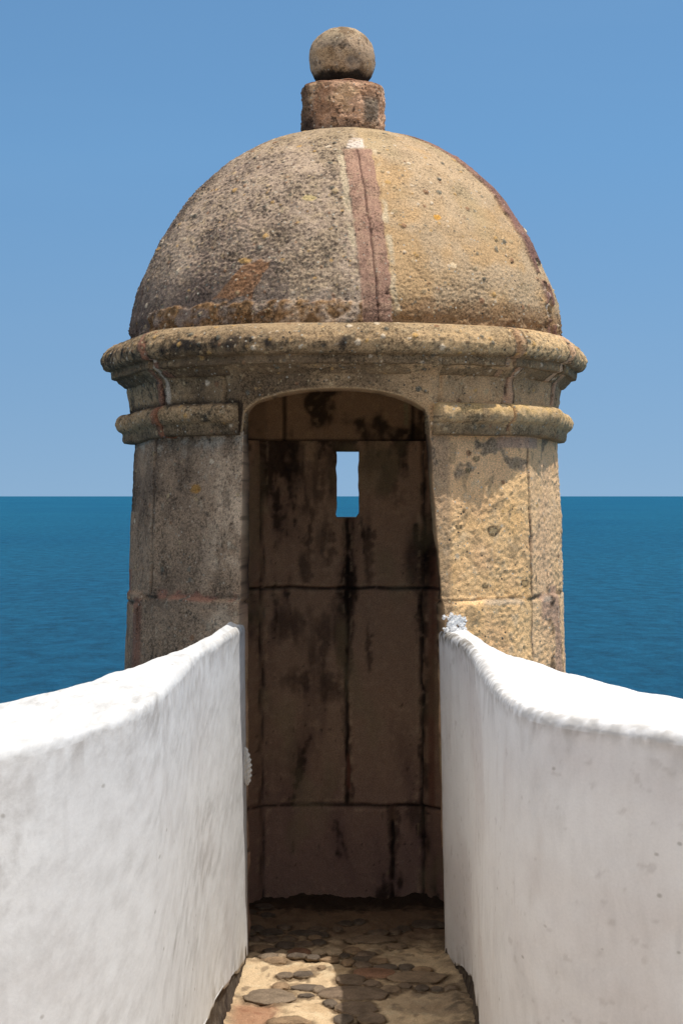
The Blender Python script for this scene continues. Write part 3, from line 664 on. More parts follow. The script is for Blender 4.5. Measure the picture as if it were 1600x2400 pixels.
# ---- dome
def dome_r(z):
    return np.interp(z, [.575, .605, .62, .70, .757, .807, .889, .939, 1.0, 1.087, 1.136, 1.2025, 1.244, 1.30, 1.318, 1.345, 1.3715, 1.388],
                     [.806, .808, .806, .792, .778, .760, .722, .699, .660, .604, .563, .490, .442, .351, .318, .25, .153, .0])
def build_dome():
    zz = np.linspace(.575, 1.388, 2000); rr = dome_r(zz)
    k = np.ones(61) / 61; pad = lambda a: np.convolve(np.r_[2 * a[0] - a[1:31][::-1], a, 2 * a[-1] - a[-31:-1][::-1]], k, 'valid')
    rr = pad(rr); rr[-1] = 0.001; rr = np.clip(rr, .001, 1)
    d = np.r_[0, np.cumsum(np.hypot(np.diff(rr), np.diff(zz)))]
    s = np.linspace(0, d[-1] - .02, 285); pr = np.interp(s, d, rr); pz = np.interp(s, d, zz)
    th = TH_FULL
    T = np.repeat(th[:, None], len(s), 1); Tn = np.where(T > 180, T - 360, T)
    R0 = np.repeat(pr[None], len(th), 0); Z = np.repeat(pz[None], len(th), 0)
    base = pol(T * D2R, R0, Z)
    ph_n = fbm(base, 7, 3, 507)
    arc = lambda j: (Tn - j) * D2R * np.maximum(R0, .02)
    rib1 = arc(np.interp(Z, [.6, 1.24], [7.6, 5.2])) + .006 * fbm(base, 12, 3, 501); rib2 = arc(65.5) + .008 * fbm(base, 10, 3, 502)
    cap = 1 - sst(1.232, 1.244, Z + .006 * ph_n)
    m1 = (1 - sst(.047, .053, np.abs(rib1 + .006 * fbm(base, 30, 2, 503)))) * cap
    m2 = (1 - sst(.036, .044, np.abs(rib2 + .012 * fbm(base, 14, 3, 504)))) * (1 - sst(1.34, 1.36, Z)) * np.where(Z < .86, sst(-.1, .1, fbm(base, 12, 2, 505)), 1)
    g1 = (1 - sst(.0015, .0045, np.abs(rib1 + .004 * fbm(base, 5, 2, 506)))) * m1
    groundcrack = (1 - sst(.002, .012, np.abs(arc(-68) + .012 * fbm(base, 9, 3, 508)))) * (1 - sst(.9, 1.0, Z))
    left = 1 - sst(4, 10, Tn)
    n1 = fbm(base, 4, 4, 511); n2 = fbm(base, 20, 4, 512); n3 = fbm(base, 70, 2, 513)
    wc, wa, wb = worley(base, 80, 514); wd2 = worley(base, 110, 515)[0]
    coarse = left * (.55 + .45 * sst(-.3, .3, n1)) + (1 - left) * (.30 + .4 * sst(.0, .4, fbm(base, 6, 2, 516)) + .35 * (1 - sst(.72, .85, Z)))
    rel = fbm(base, (80, 80, 130), 3, 517) * .0065 * coarse - (wc - .45) * .0038 * coarse - (wd2 - .45) * .0032 + fbm(base, 6, 3, 518) * .009
    rel = rel * (1 - .8 * np.clip(m1 + m2, 0, 1))
    # slight facets between the ribs
    mid = np.where(Tn > 65.5, 94, np.where(Tn > 8, 36.7, np.where(Tn > -60, -26, -94))); half = 29
    fac = np.cos(half * D2R * .7) / np.cos(np.clip(Tn - mid, -32, 32) * D2R)
    R = R0 * (1 + (fac - .90) * .16) + rel
    R = R + .002 * m1 + .003 * m1 * n2 - .005 * g1 + .012 * m2 - .02 * groundcrack
    ridge = sst(.60, .64, Z)                     # undercut at the very foot
    R = R - .014 * (1 - ridge) * sst(-.5, .3, n2)
    # spalled hollow at the foot of the right rib
    hol = band(rib2, .0, .022, .012) * (Z < .84) * sst(-.15, .15, fbm(base, 14, 2, 519)); R = R - hol * .022
    # thin dark step along the bottom left flake
    stepz = .665 + .02 * n2 + .012 * n1
    foot = (1 - sst(stepz - .004, stepz + .006, Z)) * (Tn > -58) * (Tn < 4)
    R = R + foot * .010
    pb_h, _, pb_b = pebbles(base, 26, 520, .16, .36); pc_h, _, pc_b = pebbles(base, 52, 521, .22, .40)
    R = R + pb_h * .006 * (1 - m1) + pc_h * .003 * (1 - m1)
    pits = pebbles(base, 24, 522, .16, .22)[0] * m1; R = R - pits * .008
    P = pol(T * D2R, R, Z)
    c = np.broadcast_to(S(188, 168, 138), base.shape).copy()
    c = mixc3(c, S(192, 160, 114), sst(-.15, .35, fbm(base, 6, 3, 531) + .35 * band(rib1, .10, .09, .06) - .3 * sst(1.1, 1.3, Z)) * .60)
    c = mixc3(c, S(176, 160, 128), sst(0, .5, n1 + .4 * sst(1.1, 1.3, Z)) * .7)
    cl = np.broadcast_to(S(182, 166, 148), base.shape).copy()
    cl = mixc3(cl, S(156, 140, 126), sst(-.2, .4, n1)); cl = mixc3(cl, S(186, 168, 140), sst(.05, .5, n2) * .7)
    cl = mixc3(cl, S(180, 164, 140), band(Tn, -8, 14, 8) * sst(-.3, .2, n1 + .3 * n2) * .7)
    cl = mixc3(cl, S(168, 152, 122), sst(1.2, 1.34, Z) * .7)
    cl = mixc3(cl, S(128, 114, 108), sst(-.1, .5, fbm(base, 5, 3, 532) - .3 * band(Tn, -6, 10, 8)) * .7); cl = mixc3(cl, S(100, 88, 80), sst(.15, .5, fbm(base, 16, 4, 533)) * .5)
    cl = mixc3(cl, S(96, 86, 80), sst(.1, .5, n2 * .4 + n3 * .9) * .7); cl = mixc3(cl, S(196, 180, 154), sst(.15, .5, -n3 - .3 * n2) * .45)
    dk = sst(-50, -80, Tn) * .6 + sst(.86, .66, Z) * (Tn < -14) * .65; cl = mixc3(cl, S(104, 92, 86), np.clip(dk * (1 + .8 * n2), 0, .9))  # lower left painted darker, where the sun barely reaches
    c = c * (1 - left[..., None]) + cl * left[..., None]
    c = mixc3(c, S(176, 138, 92), foot * sst(-.4, .2, n2 + .3 * n1) * .8); c = mixc3(c, S(70, 56, 42), foot * sst(.0, .4, n3 + n2) * .6)
    c = mixc3(c, S(136, 108, 78), (1 - sst(.64, .70, Z + .03 * n2)) * (Tn > 4) * (Tn < 110) * .75)
    # russet scaled patch, lower left
    X = P[..., 0]
    pt = np.maximum(np.abs((X + .335 - (Z - .745) * .75) / (.062 - .25 * (Z - .745))), np.abs((Z - .745) / .070)) + .28 * fbm(base, 14, 3, 541)
    patch = (1 - sst(.88, .98, pt)) * (Tn < 0) * (Tn > -90)
    c = mixc3(c, S(166, 124, 88), patch * (.75 + .2 * n2))
    # ribs of pink mortar, lime along their edges, lime patch at the crown
    c = mixc3(c, S(170, 140, 122), m1 * (.86 + .14 * sst(-.3, .3, n3))); c = mixc3(c, S(128, 104, 92), m1 * sst(.1, .5, fbm(base, 26, 3, 545)) * .6); c = mixc3(c, S(160, 130, 114), m1 * sst(-.1, .4, fbm(base, 8, 3, 542)) * .8)
    c = mixc3(c, S(176, 150, 128), m1 * sst(.1, .4, n2) * .5)
    c = mixc3(c, S(84, 62, 58), g1 * .8); c = mixc3(c, S(110, 80, 66), pits * .6)
    c = mixc3(c, S(134, 104, 96), m2 * (1 - hol)); c = mixc3(c, S(160, 130, 112), m2 * sst(.1, .4, n2) * .6)
    lm = band(np.abs(rib1 + .01 * n2), .063, .010, .005) * sst(-.25, .15, fbm(base, 11, 3, 543)) * cap
    c = mixc3(c, S(206, 194, 166), np.clip(lm, 0, 1) * .8)
    crown = (1 - sst(.024, .034, np.abs(arc(5) + .012 * n2))) * band(Z, 1.268, .024, .005)
    c = mixc3(c, S(220, 212, 202), np.clip(crown, 0, 1) * sst(-.35, .1, n2 + .5 * n3) * .9)
    wl = band(rib2, -.022, .014, .006) * band(Z, .70, .05, .02) * sst(-.2, .2, n2); c = mixc3(c, S(216, 206, 192), wl * .9)
    c = mixc3(c, S(62, 52, 46), hol * sst(0, .3, n2) * .7); c = mixc3(c, S(46, 42, 40), groundcrack * .8)
    for h_, b_, am in ((pb_h, pb_b, .8), (pc_h, pc_b, .7)):
        pm = sst(.3, .5, h_) * am * (1 - m1) * (1 - m2); c = c * (1 - pm[..., None]) + pebble_col(b_, .92) * pm[..., None]
    # two big embedded stones on the left
    for (px, pz, rx, rz, cc) in ((-.113, 1.04, .024, .012, S(190, 176, 132)), (-.335, .815, .022, .010, S(190, 158, 106)), (.387, .80, .012, .009, S(224, 206, 172)), (.335, .975, .014, .010, S(206, 158, 80))):
        dd = np.sqrt(((X - px) / rx) ** 2 + ((Z - pz) / rz) ** 2) + .25 * n3
        c = mixc3(c, cc, (1 - sst(.9, 1.1, dd)) * (np.abs(Tn) < 100))
    cp = np.concatenate([np.clip(c, .005, .9), np.clip(.6 + .4 * coarse - .35 * m1, .3, 1)[..., None]], -1)
    Q = pol(T * D2R, np.maximum(R0 - .19, .0008) * .98, .57 + (Z - .575) * .80); ci = np.broadcast_to(S(70, 56, 44), Q.shape)
    cq = np.concatenate([ci, np.full(Z.shape + (1,), .7)], -1)
    V, F, C = shell(P, Q, cp, cq, None, wrap=True, nb=2)
    make_mesh("dome", V, F, C, M_STONE, turret, TB)
build_dome()

# ---- finial: worn block and ball
def blob(nu, nv, fpos):
    u = np.linspace(0, 2 * pi, nu, endpoint=False); v = np.linspace(0.02, pi - 0.02, nv)
    U, Vv = np.meshgrid(u, v, indexing='ij'); return fpos(U, Vv)
def grid_solid(P, C):
    nu, nv = P.shape[:2]; idx = np.arange(nu * nv).reshape(nu, nv)
    a = idx[:, :-1]; b = np.roll(idx, -1, 0)[:, :-1]; c = np.roll(idx, -1, 0)[:, 1:]; d = idx[:, 1:]
    F = np.stack([a, b, c, d], -1).reshape(-1, 4)
    V = P.reshape(-1, 3); Cc = C.reshape(-1, 4)
    n = len(V); V = np.concatenate([V, P[:, 0].mean(0)[None], P[:, -1].mean(0)[None]]); Cc = np.concatenate([Cc, C[0, :1], C[0, -1:]])
    capA = np.stack([idx[:, 0], np.full(nu, n), np.full(nu, n), np.roll(idx[:, 0], -1)], 1); capB = np.stack([np.roll(idx[:, -1], -1), np.full(nu, n + 1), np.full(nu, n + 1), idx[:, -1]], 1)
    polys = F.tolist() + [[int(r[0]), int(r[1]), int(r[3])] for r in capA] + [[int(r[0]), int(r[1]), int(r[3])] for r in capB]
    q = V[F]; vol = np.einsum('ij,ij->i', q[:, 0], np.cross(q[:, 1], q[:, 2])).sum() + np.einsum('ij,ij->i', q[:, 0], np.cross(q[:, 2], q[:, 3])).sum()
    if vol < 0: polys = [p[::-1] for p in polys]
    return V, polys, Cc
def build_block():
    X0, Y0 = .006, CY
    nu, nv = 300, 90
    def f(U, W):
        t = W / pi; z = 1.352 + (1.550 - 1.352) * (1 - t)
        # rounded square-ish drum, rounded top arris
        r = .160 * (1 / (np.abs(np.cos(U)) ** 3.2 + np.abs(np.sin(U)) ** 3.2) ** (1 / 3.2)) ; r = (.5 * r + .5 * .163) * .955
        cap_ = 1 - np.clip((t - .0) / .12, 0, 1); r = r * (1 - .12 * cap_ ** 3)
        capb = np.clip((t - .93) / .07, 0, 1); r = r * (1 - .06 * capb ** 2)
        p = np.stack([X0 + r * np.sin(U), Y0 - r * np.cos(U), z + ZO], -1)
        tw = p.astype(np.float32)
        n = fbm(tw, 24, 4, 601) * .009 + fbm(tw, 60, 3, 602) * .005 - pebbles(tw, 42, 603, .35, .3)[0] * .010 + fbm(tw, 8, 2, 604) * .008
        # scooped break on the right
        r2 = r + n
        p = np.stack([X0 + r2 * np.sin(U), Y0 - r2 * np.cos(U), z + ZO + fbm(tw, 20, 2, 605) * .004], -1).astype(np.float32)
        Un = np.degrees(np.where(U > pi, U - 2 * pi, U)); zz = z
        c = np.broadcast_to(S(206, 172, 144), p.shape).copy()
        m = fbm(tw, 14, 4, 611); m2 = fbm(tw, 45, 3, 612)
        c = mixc3(c, S(204, 176, 140), sst(0, .4, m) * .7); c = mixc3(c, S(150, 114, 86), sst(.05, .4, fbm(tw, 11, 3, 613)) * .6)
        c = mixc3(c, S(74, 62, 54), np.clip(sst(1.41, 1.362, zz + .035 * m) * .8 + sst(-35, -55, Un + 12 * m) * .8, 0, 1))
        c = mixc3(c, S(120, 112, 100), band(Un, 42, 14, 5) * band(zz, 1.44, .05, .02) * .9)
        c = mixc3(c, S(40, 34, 30), sst(.35, .5, m2) * .7)
        c = mixc3(c, S(96, 60, 48), sst(1.535, 1.546, zz) * .6)
        return p, np.concatenate([np.clip(c, .005, .9), np.full(p.shape[:-1] + (1,), .9)], -1)
    u = np.linspace(0, 2 * pi, nu, endpoint=False); v = np.linspace(0, pi, nv); U, W = np.meshgrid(u, v, indexing='ij')
    P, C = f(U, W); V, F, Cc = grid_solid(P, C)
    make_mesh("finial_block", V, F, Cc, M_STONE, turret, TB)
    # flat mortar bed squeezed out under the ball
    P = np.stack([X0 - .006 + (.116 + .010 * fbm(np.stack([np.sin(U), np.cos(U), W], -1), 3, 2, 620)) * np.sin(W) ** .5 * np.sin(U), Y0 - (.116 + .006 * np.cos(3 * U)) * np.sin(W) ** .5 * np.cos(U), ZO + 1.551 + .010 * np.cos(W) + .004 * np.sin(U * 5)], -1).astype(np.float32)
    C = np.concatenate([np.broadcast_to(S(140, 104, 84), P.shape), np.full(P.shape[:-1] + (1,), .9)], -1)
    V, F, Cc = grid_solid(P, C); make_mesh("mortar_bed", V, F, Cc, M_STONE, turret, TB)
    # ball, flattened where it sits
    bx, bz, br = .002, 1.649, .126
    n = np.stack([np.sin(W) * np.sin(U), -np.sin(W) * np.cos(U), np.cos(W)], -1).astype(np.float32)
    pb = n * br + np.array([bx, Y0, bz + ZO], np.float32)
    r = br + fbm(pb, 9, 3, 631) * .006 + fbm(pb, 40, 3, 632) * .0022
    P = n * r[..., None]; zl = -.088
    P[..., 2] = np.where(P[..., 2] < zl, zl - (zl - P[..., 2]) * .25, P[..., 2]); P = P + np.array([bx, Y0, bz + ZO], np.float32)
    m = fbm(pb, 10, 4, 633); m2 = fbm(pb, 36, 3, 634); zz = P[..., 2] - ZO
    c = np.broadcast_to(S(176, 156, 132), P.shape).copy()
    c = mixc3(c, S(134, 122, 108), sst(-.1, .3, m)); c = mixc3(c, S(176, 148, 112), sst(.05, .4, fbm(pb, 8, 3, 635)) * .7); c = mixc3(c, S(174, 160, 132), sst(1.68, 1.75, zz + .02 * m) * .6)
    c = mixc3(c, S(100, 78, 56), sst(.1, .45, fbm(pb, 13, 3, 637)) * .6)
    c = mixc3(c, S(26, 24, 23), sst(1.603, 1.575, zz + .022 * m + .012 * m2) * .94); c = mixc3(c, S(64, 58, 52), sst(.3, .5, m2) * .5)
    C = np.concatenate([np.clip(c, .005, .9), np.full(P.shape[:-1] + (1,), .55)], -1)
    V, F, Cc = grid_solid(P, C); make_mesh("finial_ball", V, F, Cc, M_STONE, turret, TB)
build_block()

# ------------------------------------------------------------------ whitewashed parapets
def spline(pts, n):
    pts = np.asarray(pts, float); k = len(pts); t = np.linspace(0, k - 1, n)
    P = np.vstack([2 * pts[0] - pts[1], pts, 2 * pts[-1] - pts[-2]]); i = np.minimum(t.astype(int), k - 2); f = (t - i)[:, None]
    p0, p1, p2, p3 = P[i], P[i + 1], P[i + 2], P[i + 3]
    return .5 * ((2 * p1) + (-p0 + p2) * f + (2 * p0 - 5 * p1 + 4 * p2 - p3) * f ** 2 + (-p0 + 3 * p1 - 3 * p2 + p3) * f ** 3)
def build_parapet(side, inner, outer, ztop, lean, rad, seed, label):
    """inner/outer: plan points (x, y) of the two top edges from the turret towards the viewer"""
    a = spline(inner, 3000); b = spline(outer, 3000)
    k = np.ones(81) / 81
    def smooth(q):
        o = q.copy()
        for d in (0, 1): o[:, d] = np.convolve(np.r_[2 * q[0, d] - q[1:41, d][::-1], q[:, d], 2 * q[-1, d] - q[-41:-1, d][::-1]], k, 'valid')
        return o
    a = smooth(a); b = smooth(b)
    L = np.r_[0, np.cumsum(np.hypot(*np.diff(a, axis=0).T))]
    s = np.concatenate([np.arange(0, 4.2, .008), np.arange(4.2, L[-1], .08)])
    A = np.stack([np.interp(s, L, a[:, 0]), np.interp(s, L, a[:, 1])], 1); B = np.stack([np.interp(s, L, b[:, 0]), np.interp(s, L, b[:, 1])], 1)
    n = len(s)
    # cross-section: station parameter q -> (lateral 0..w from the inner face, height)
    tg = np.gradient(A, axis=0); tg /= np.linalg.norm(tg, axis=1)[:, None]
    W = B - A; wid = np.linalg.norm(W, axis=1); wn = W / wid[:, None]
    zt = np.interp(A[:, 1], ztop[0], ztop[1])                 # eye-relative height of the inner edge
    zw = -EYE + np.interp(A[:, 1], [4.5, 5.9, 6.4, 6.9, 7.34], [.15, .13, .115, .05, .0])
    rows = []
    ncol = 0
    fz = np.concatenate([np.arange(0, 1.0, .0075)])           # fraction up the inner face
    rr = np.minimum(rad, wid * .45)
    face = []
    for f in fz: face.append((np.zeros(n), zw + (zt - rr - zw) * f))
    for ang in np.linspace(0, 90, 9): face.append((rr * (1 - np.cos(ang * D2R)), zt - rr + rr * np.sin(ang * D2R)))
    r2 = np.minimum(.025, wid * .3)
    for f in np.linspace(0, 1, 34)[1:]: face.append((rr + (wid - rr - r2) * f, zt + .010 * f))
    for ang in np.linspace(90, 0, 6)[1:]: face.append((wid - r2 + r2 * np.cos(ang * D2R), zt + .010 - r2 + r2 * np.sin(ang * D2R)))
    for zz in (-.1, -.2, -.35, -.55, -.8, -1.2): face.append((wid - zz * .0, zt + zz - .03))
    nv = len(face)
    P = np.zeros((n, nv, 3), np.float32); Zr = np.zeros((n, nv)); lat = np.zeros((n, nv)); 
    for j, (l, z) in enumerate(face):
        P[:, j, 0] = A[:, 0] + wn[:, 0] * l; P[:, j, 1] = A[:, 1] + wn[:, 1] * l; P[:, j, 2] = z + ZO; Zr[:, j] = z; lat[:, j] = l
    down = np.clip((zt[:, None] - Zr) / 1.1, 0, 1)
    isf = np.zeros((n, nv)); isf[:, :len(fz)] = 1
    isface = isf * 1.0
    ln = np.interp(A[:, 1], lean[0], lean[1])[:, None]
    P[..., 0] += (ln * down * (lat < wid[:, None] * .5)).astype(np.float32)
    # outward normals (approximate): face -> -wn, top -> +z
    nf = np.zeros_like(P); ntop = sst(.0, 1.0, (np.arange(nv) - len(fz) + .0) / 8.0)[None, :, None]
    ntop = ntop * np.where(np.arange(nv) > nv - 9, 0, 1)[None, :, None]
    fin = np.where(np.arange(nv) < nv - 9, -1.0, 1.0)[None, :, None]
    nf[..., :2] = wn[:, None, :] * fin * (1 - ntop); nf[..., 2] = ntop[..., 0]
    lump = fbm(P, 2.2, 3, seed) * .008 + fbm(P, (9, 3.5, 9), 3, seed + 1) * .0020 + fbm(P, (26, 10, 26), 3, seed + 2) * .0007
    edge = band(np.arange(nv), len(fz) + (4 if side > 0 else 3), 6, 3)[None] * np.ones((n, 1))
    if side > 0:
        lump = lump + edge * (fbm(P, 95, 3, seed + 3) * .0035 + .002 + fbm(P, 12, 3, seed + 5) * .003)
    else:
        lump = lump + edge * (fbm(P, 38, 3, seed + 3) * .003 + fbm(P, 7, 3, seed + 5) * .005)
    tower_fade = sst(0, .12, s)[:, None]; lump = lump * (.25 + .75 * tower_fade)
    # vertical trowel ridges along the passage
    sx = np.repeat(s[:, None], nv, 1); q3 = np.stack([sx, np.zeros_like(sx), Zr * .15], -1)
    ridge = fbm(q3, 9, 3, seed + 7) * isf * .0018 * (1 - sst(1.0, 1.8, sx) * .9)
    P = P + nf * (lump + ridge)[..., None].astype(np.float32)
    topm = (1 - isf) * (np.arange(nv) < nv - 9)[None]; P[..., 2] += (topm * (fbm(P, (40, 14, 40), 3, seed + 41) * .0016)).astype(np.float32)
    # ragged lower edge of the whitewash
    P[:, 0, 2] += (fbm(np.stack([s, 0 * s, 0 * s], -1), 5, 4, seed + 9) * .022 * (.3 + tower_fade[:, 0])).astype(np.float32)
    # colour
    q4 = np.stack([sx, lat, Zr], -1)
    white = S(214, 214, 213) if side < 0 else S(228, 227, 226)
    c = np.broadcast_to(white, P.shape).copy()
    rot = np.stack([sx * .8 + Zr * .6, lat, -sx * .6 + Zr * .8], -1)
    if side < 0:
        st = fbm(rot, (2, 2, 9), 4, seed + 11); cl = fbm(q4, (1.3, 3, 3.2), 5, seed + 12)
        c = mixc3(c, S(204, 202, 200), sst(-.05, .55, cl + .35 * st) * .75 * (.35 + .65 * isface))
    else:
        st = fbm(q4, (9, 8, 3), 4, seed + 11); cl = fbm(q4, (1.1, 2.4, 2.4), 5, seed + 12)
        c = mixc3(c, S(212, 207, 205), sst(-.1, .5, cl) * .7 * isface)
        c = mixc3(c, S(208, 203, 200), sst(.1, .7, st) * .35 * isface)
        c = mixc3(c, S(160, 152, 146), sst(.42, .6, fbm(q4, (16, 20, 30), 4, seed + 13) + .35 * cl) * .26 * isface)
    vs = fbm(q4, (22, 20, 4), 3, seed + 15) + .6 * fbm(q4, (2, 5, 5), 2, seed + 16)
    c = mixc3(c, S(150, 146, 142), sst(.55, .8, vs) * .12 * isface)
    # grubby band just under the edge, weathered grey on the lip
    ed = sst(.16, .0, zt[:, None] - Zr) * isf * sst(-.2, .4, fbm(q4, (14, 8, 7), 4, seed + 17)); c = mixc3(c, S(178, 174, 170), ed * .55)
    lip = edge * (sst(1.3, .2, sx) * .75 + (.45 if side > 0 else .15)) * sst(-.4, .25, fbm(P, 25, 3, seed + 18)); c = mixc3(c, S(128, 120, 108) if side > 0 else S(170, 160, 146), np.clip(lip, 0, 1) * (.9 if side > 0 else .6))
    c = mixc3(c, S(150, 138, 122), np.clip((1 - sst(.0, .06, s))[:, None] * isf * sst(-.3, .4, fbm(P, 20, 3, seed + 19)), 0, 1) * .3)
    low = sst(.10, .0, Zr - zw[:, None]) * isf * sst(-.1, .4, fbm(q4, 11, 3, seed + 20)); c = mixc3(c, S(150, 140, 126), low * .55)
    C = np.concatenate([np.clip(c, .02, .86), (.6 + .4 * edge)[..., None]], -1)
    Cc = C
    root_loc = (float(A[0, 0]), float(A[0, 1]), 0.0)
    root = empty("parapet_wall", root_loc, label, "wall"); root["kind"] = "thing"
    # close underneath with a coarse inner sheet
    Q = P.copy(); cen = (A + B) / 2
    t = .5; Q[..., 0] = P[..., 0] * .5 + cen[:, None, 0] * .5; Q[..., 1] = P[..., 1] * .5 + cen[:, None, 1] * .5
    zmid = (zt - .6)[:, None] + ZO; Q[..., 2] = np.minimum(P[..., 2] * .9 + zmid * .1, P[..., 2] - .004)
    V, F, C2 = shell(P, Q.astype(np.float32), Cc, Cc, None, nb=1)
    make_mesh("whitewashed_face", V, F, C2, M_WHITE_L if side < 0 else M_WHITE_R, root, root_loc)
    # footing: unpainted dark base strip below the whitewash
    sf = s < 6.0; m = np.nonzero(sf)[0]; hz = np.linspace(-.08, .19, 30)
    Pf = np.zeros((len(m), len(hz) + 4, 3), np.float32)
    for j, h in enumerate(hz):
        inset = .006 + .004 * np.sin(j)
        Pf[:, j, 0] = P[m, 0, 0] + wn[m, 0] * .012; Pf[:, j, 1] = P[m, 0, 1] + wn[m, 1] * .012; Pf[:, j, 2] = h
    for jj, (l, h) in enumerate(((.03, .19), (.04, .1), (.04, 0), (.04, -.08))):
        Pf[:, len(hz) + jj, 0] = P[m, 0, 0] + wn[m, 0] * (l + .012); Pf[:, len(hz) + jj, 1] = P[m, 0, 1] + wn[m, 1] * (l + .012); Pf[:, len(hz) + jj, 2] = h
    dn = fbm(Pf, 14, 4, seed + 30) * .012
    kk = (np.arange(Pf.shape[1]) < len(hz))[None]
    Pf[..., 0] -= (wn[m, 0][:, None] * (dn + .010 * (1 - sst(.0, .07, Pf[..., 2]))) * kk).astype(np.float32)
    Pf[..., 1] -= (wn[m, 1][:, None] * dn * kk).astype(np.float32)
    cf = np.broadcast_to(S(92, 82, 72), Pf.shape).copy(); cf = mixc3(cf, S(66, 58, 52), sst(-.1, .4, fbm(Pf, 12, 3, seed + 31))); cf = mixc3(cf, S(120, 108, 92), sst(.2, .5, fbm(Pf, 30, 3, seed + 32)) * .7)
    cf = np.concatenate([cf, np.full(Pf.shape[:-1] + (1,), .9)], -1)
    Qf = Pf.copy(); Qf[..., 0] += (wn[m, 0][:, None] * .05); Qf[..., 1] += (wn[m, 1][:, None] * .05)
    V, F, C2 = shell(Pf, Qf, cf, cf, None, nb=1); make_mesh("footing", V, F, C2, M_MORTAR, root, root_loc)
    # outer body of the wall below, down into the bastion
    return root, root_loc, A, B, P, zt
L_in = [(-.337, 7.36), (-.385, 6.4), (-.405, 6.0), (-.408, 5.2), (-.412, 4.55), (-.457, 4.195), (-.54, 3.84), (-.62, 3.70), (-.82, 3.45), (-1.4, 3.0), (-2.8, 2.3), (-6, 1.2)]
L_out = [(-.392, 7.42), (-.435, 6.45), (-.468, 6.05), (-.548, 5.35), (-.62, 4.9), (-.67, 4.65), (-.745, 4.42), (-.85, 4.22), (-1.02, 4.0), (-1.6, 3.5), (-2.95, 2.85), (-6.1, 1.75)]
R_in = [(.338, 7.36), (.388, 6.86), (.393, 6.32), (.382, 5.5), (.388, 4.98), (.423, 4.70), (.483, 4.54), (.547, 4.44), (.607, 4.35), (.69, 4.22), (.95, 3.92), (1.6, 3.4), (3.0, 2.6), (6, 1.4)]
R_out = [(.44, 7.42), (.455, 6.9), (.49, 6.36), (.603, 5.66), (.66, 5.38), (.707, 5.16), (.75, 5.02), (.79, 4.89), (.86, 4.75), (.96, 4.62), (1.2, 4.32), (1.8, 3.85), (3.15, 3.05), (6.1, 1.95)]
rootL, baseL, AL, BL, PL, ztL = build_parapet(-1, L_in, L_out, ([3.0, 5, 7.4], [-.447, -.445, -.448]), ([5, 6.4, 7.34], [.035, .035, .012]), .020, 700,
    "whitewashed parapet wall left of the turret doorway, sunlit with diagonal brush marks")
rootR, baseR, AR, BR, PR, ztR = build_parapet(1, R_in, R_out, ([3.0, 5, 6.4, 7.4], [-.478, -.478, -.475, -.468]), ([5.5, 6.4, 7.34], [-.012, .004, .022]), .022, 800,
    "whitewashed parapet wall right of the turret doorway, inner face in shade with a rough lip")

# crumbs of limewash on the pier beside the right parapet; ribbed mortar lump on the left edge
rnd = random.Random(5)
def crumbs(name, pts, parent, base, mat):
    V = []; F = []; C = []
    for (x, y, z, r) in pts:
        nu, nv = 7, 5; o = len(V)
        for i in range(nv + 1):
            for k in range(nu):
                t = pi * i / nv; p = 2 * pi * k / nu; q = r * (1 + rnd.uniform(-.5, .4))
                V.append((x + q * sin(t) * cos(p), y + q * .7 * sin(t) * sin(p), z + q * cos(t)))
                g = rnd.uniform(.72, .86); C.append((g, g * .985, g * .96, .6))
        for i in range(nv):
            for k in range(nu): F.append((o + i * nu + k, o + i * nu + (k + 1) % nu, o + (i + 1) * nu + (k + 1) % nu, o + (i + 1) * nu + k))
    return make_mesh(name, V, [f[::-1] for f in F], C, mat, parent, base, smooth=False)
def pier_y(x, r=.818): return CY - math.sqrt(r * r - (x - CX) ** 2)
pts = []
for k in range(170):
    u = rnd.random(); x = .348 + .078 * rnd.random() ** .9; top = -.405 - .4 * max(0, x - .400) - .015 * rnd.random(); z = rnd.uniform(-.50, top)
    if rnd.random() < .8 and x < .372: continue
    pts.append((x, pier_y(x, .822) + .0, z + ZO, rnd.uniform(.003, .0095)))
for k in range(9): x = .53 + rnd.uniform(-.03, .03); pts.append((x + .03, 6.1 + .0, -.478 + ZO + .01, .0)) if False else None
crumbs("limewash_splash", pts, rootR, baseR, M_WHITE)
def build_lump():
    V = []; F = []; C = []
    nu, nv = 40, 90; x0, y0 = -.338, 7.28; z0, z1 = -.866 - .135, -.866
    for i in range(nv + 1):
        t = i / nv; z = z1 + (z0 - z1) * t
        w = .017 * (math.sin(pi * min(1, t * 1.02)) ** .45) * (1 + .10 * t); ax = x0 + .007 + .007 * t
        for k in range(nu):
            p = 2 * pi * k / nu
            rib = 1 + .15 * math.sin((t * 7.5 + (cos(p) * .8)) * 2 * pi) * (1 if cos(p) > -.2 else .3) - .30 * math.exp(-((cos(p) + .1) / .12) ** 2) * (sin(p) < 0)
            V.append((ax + w * rib * cos(p), y0 - .8 * w * rib * -sin(p), z + ZO))
            g = .62 + .12 * rib * 0 + rnd.uniform(-.04, .04); C.append((g, g * .96, g * .88, .8))
    for i in range(nv):
        for k in range(nu): F.append((i * nu + k, i * nu + (k + 1) % nu, (i + 1) * nu + (k + 1) % nu, (i + 1) * nu + k))
    o = make_mesh("ribbed_mortar_lump", V, F, C, M_WHITE, rootL, baseL); o['label'] = "ribbed whitewashed mortar lump on the inner doorway edge"
build_lump()

# ------------------------------------------------------------------ paving of the passage and chamber
def floor_z(x, y): return np.interp(y, [0, 7.2, 8.3, 8.7], [0, 0, -.035, -.046])
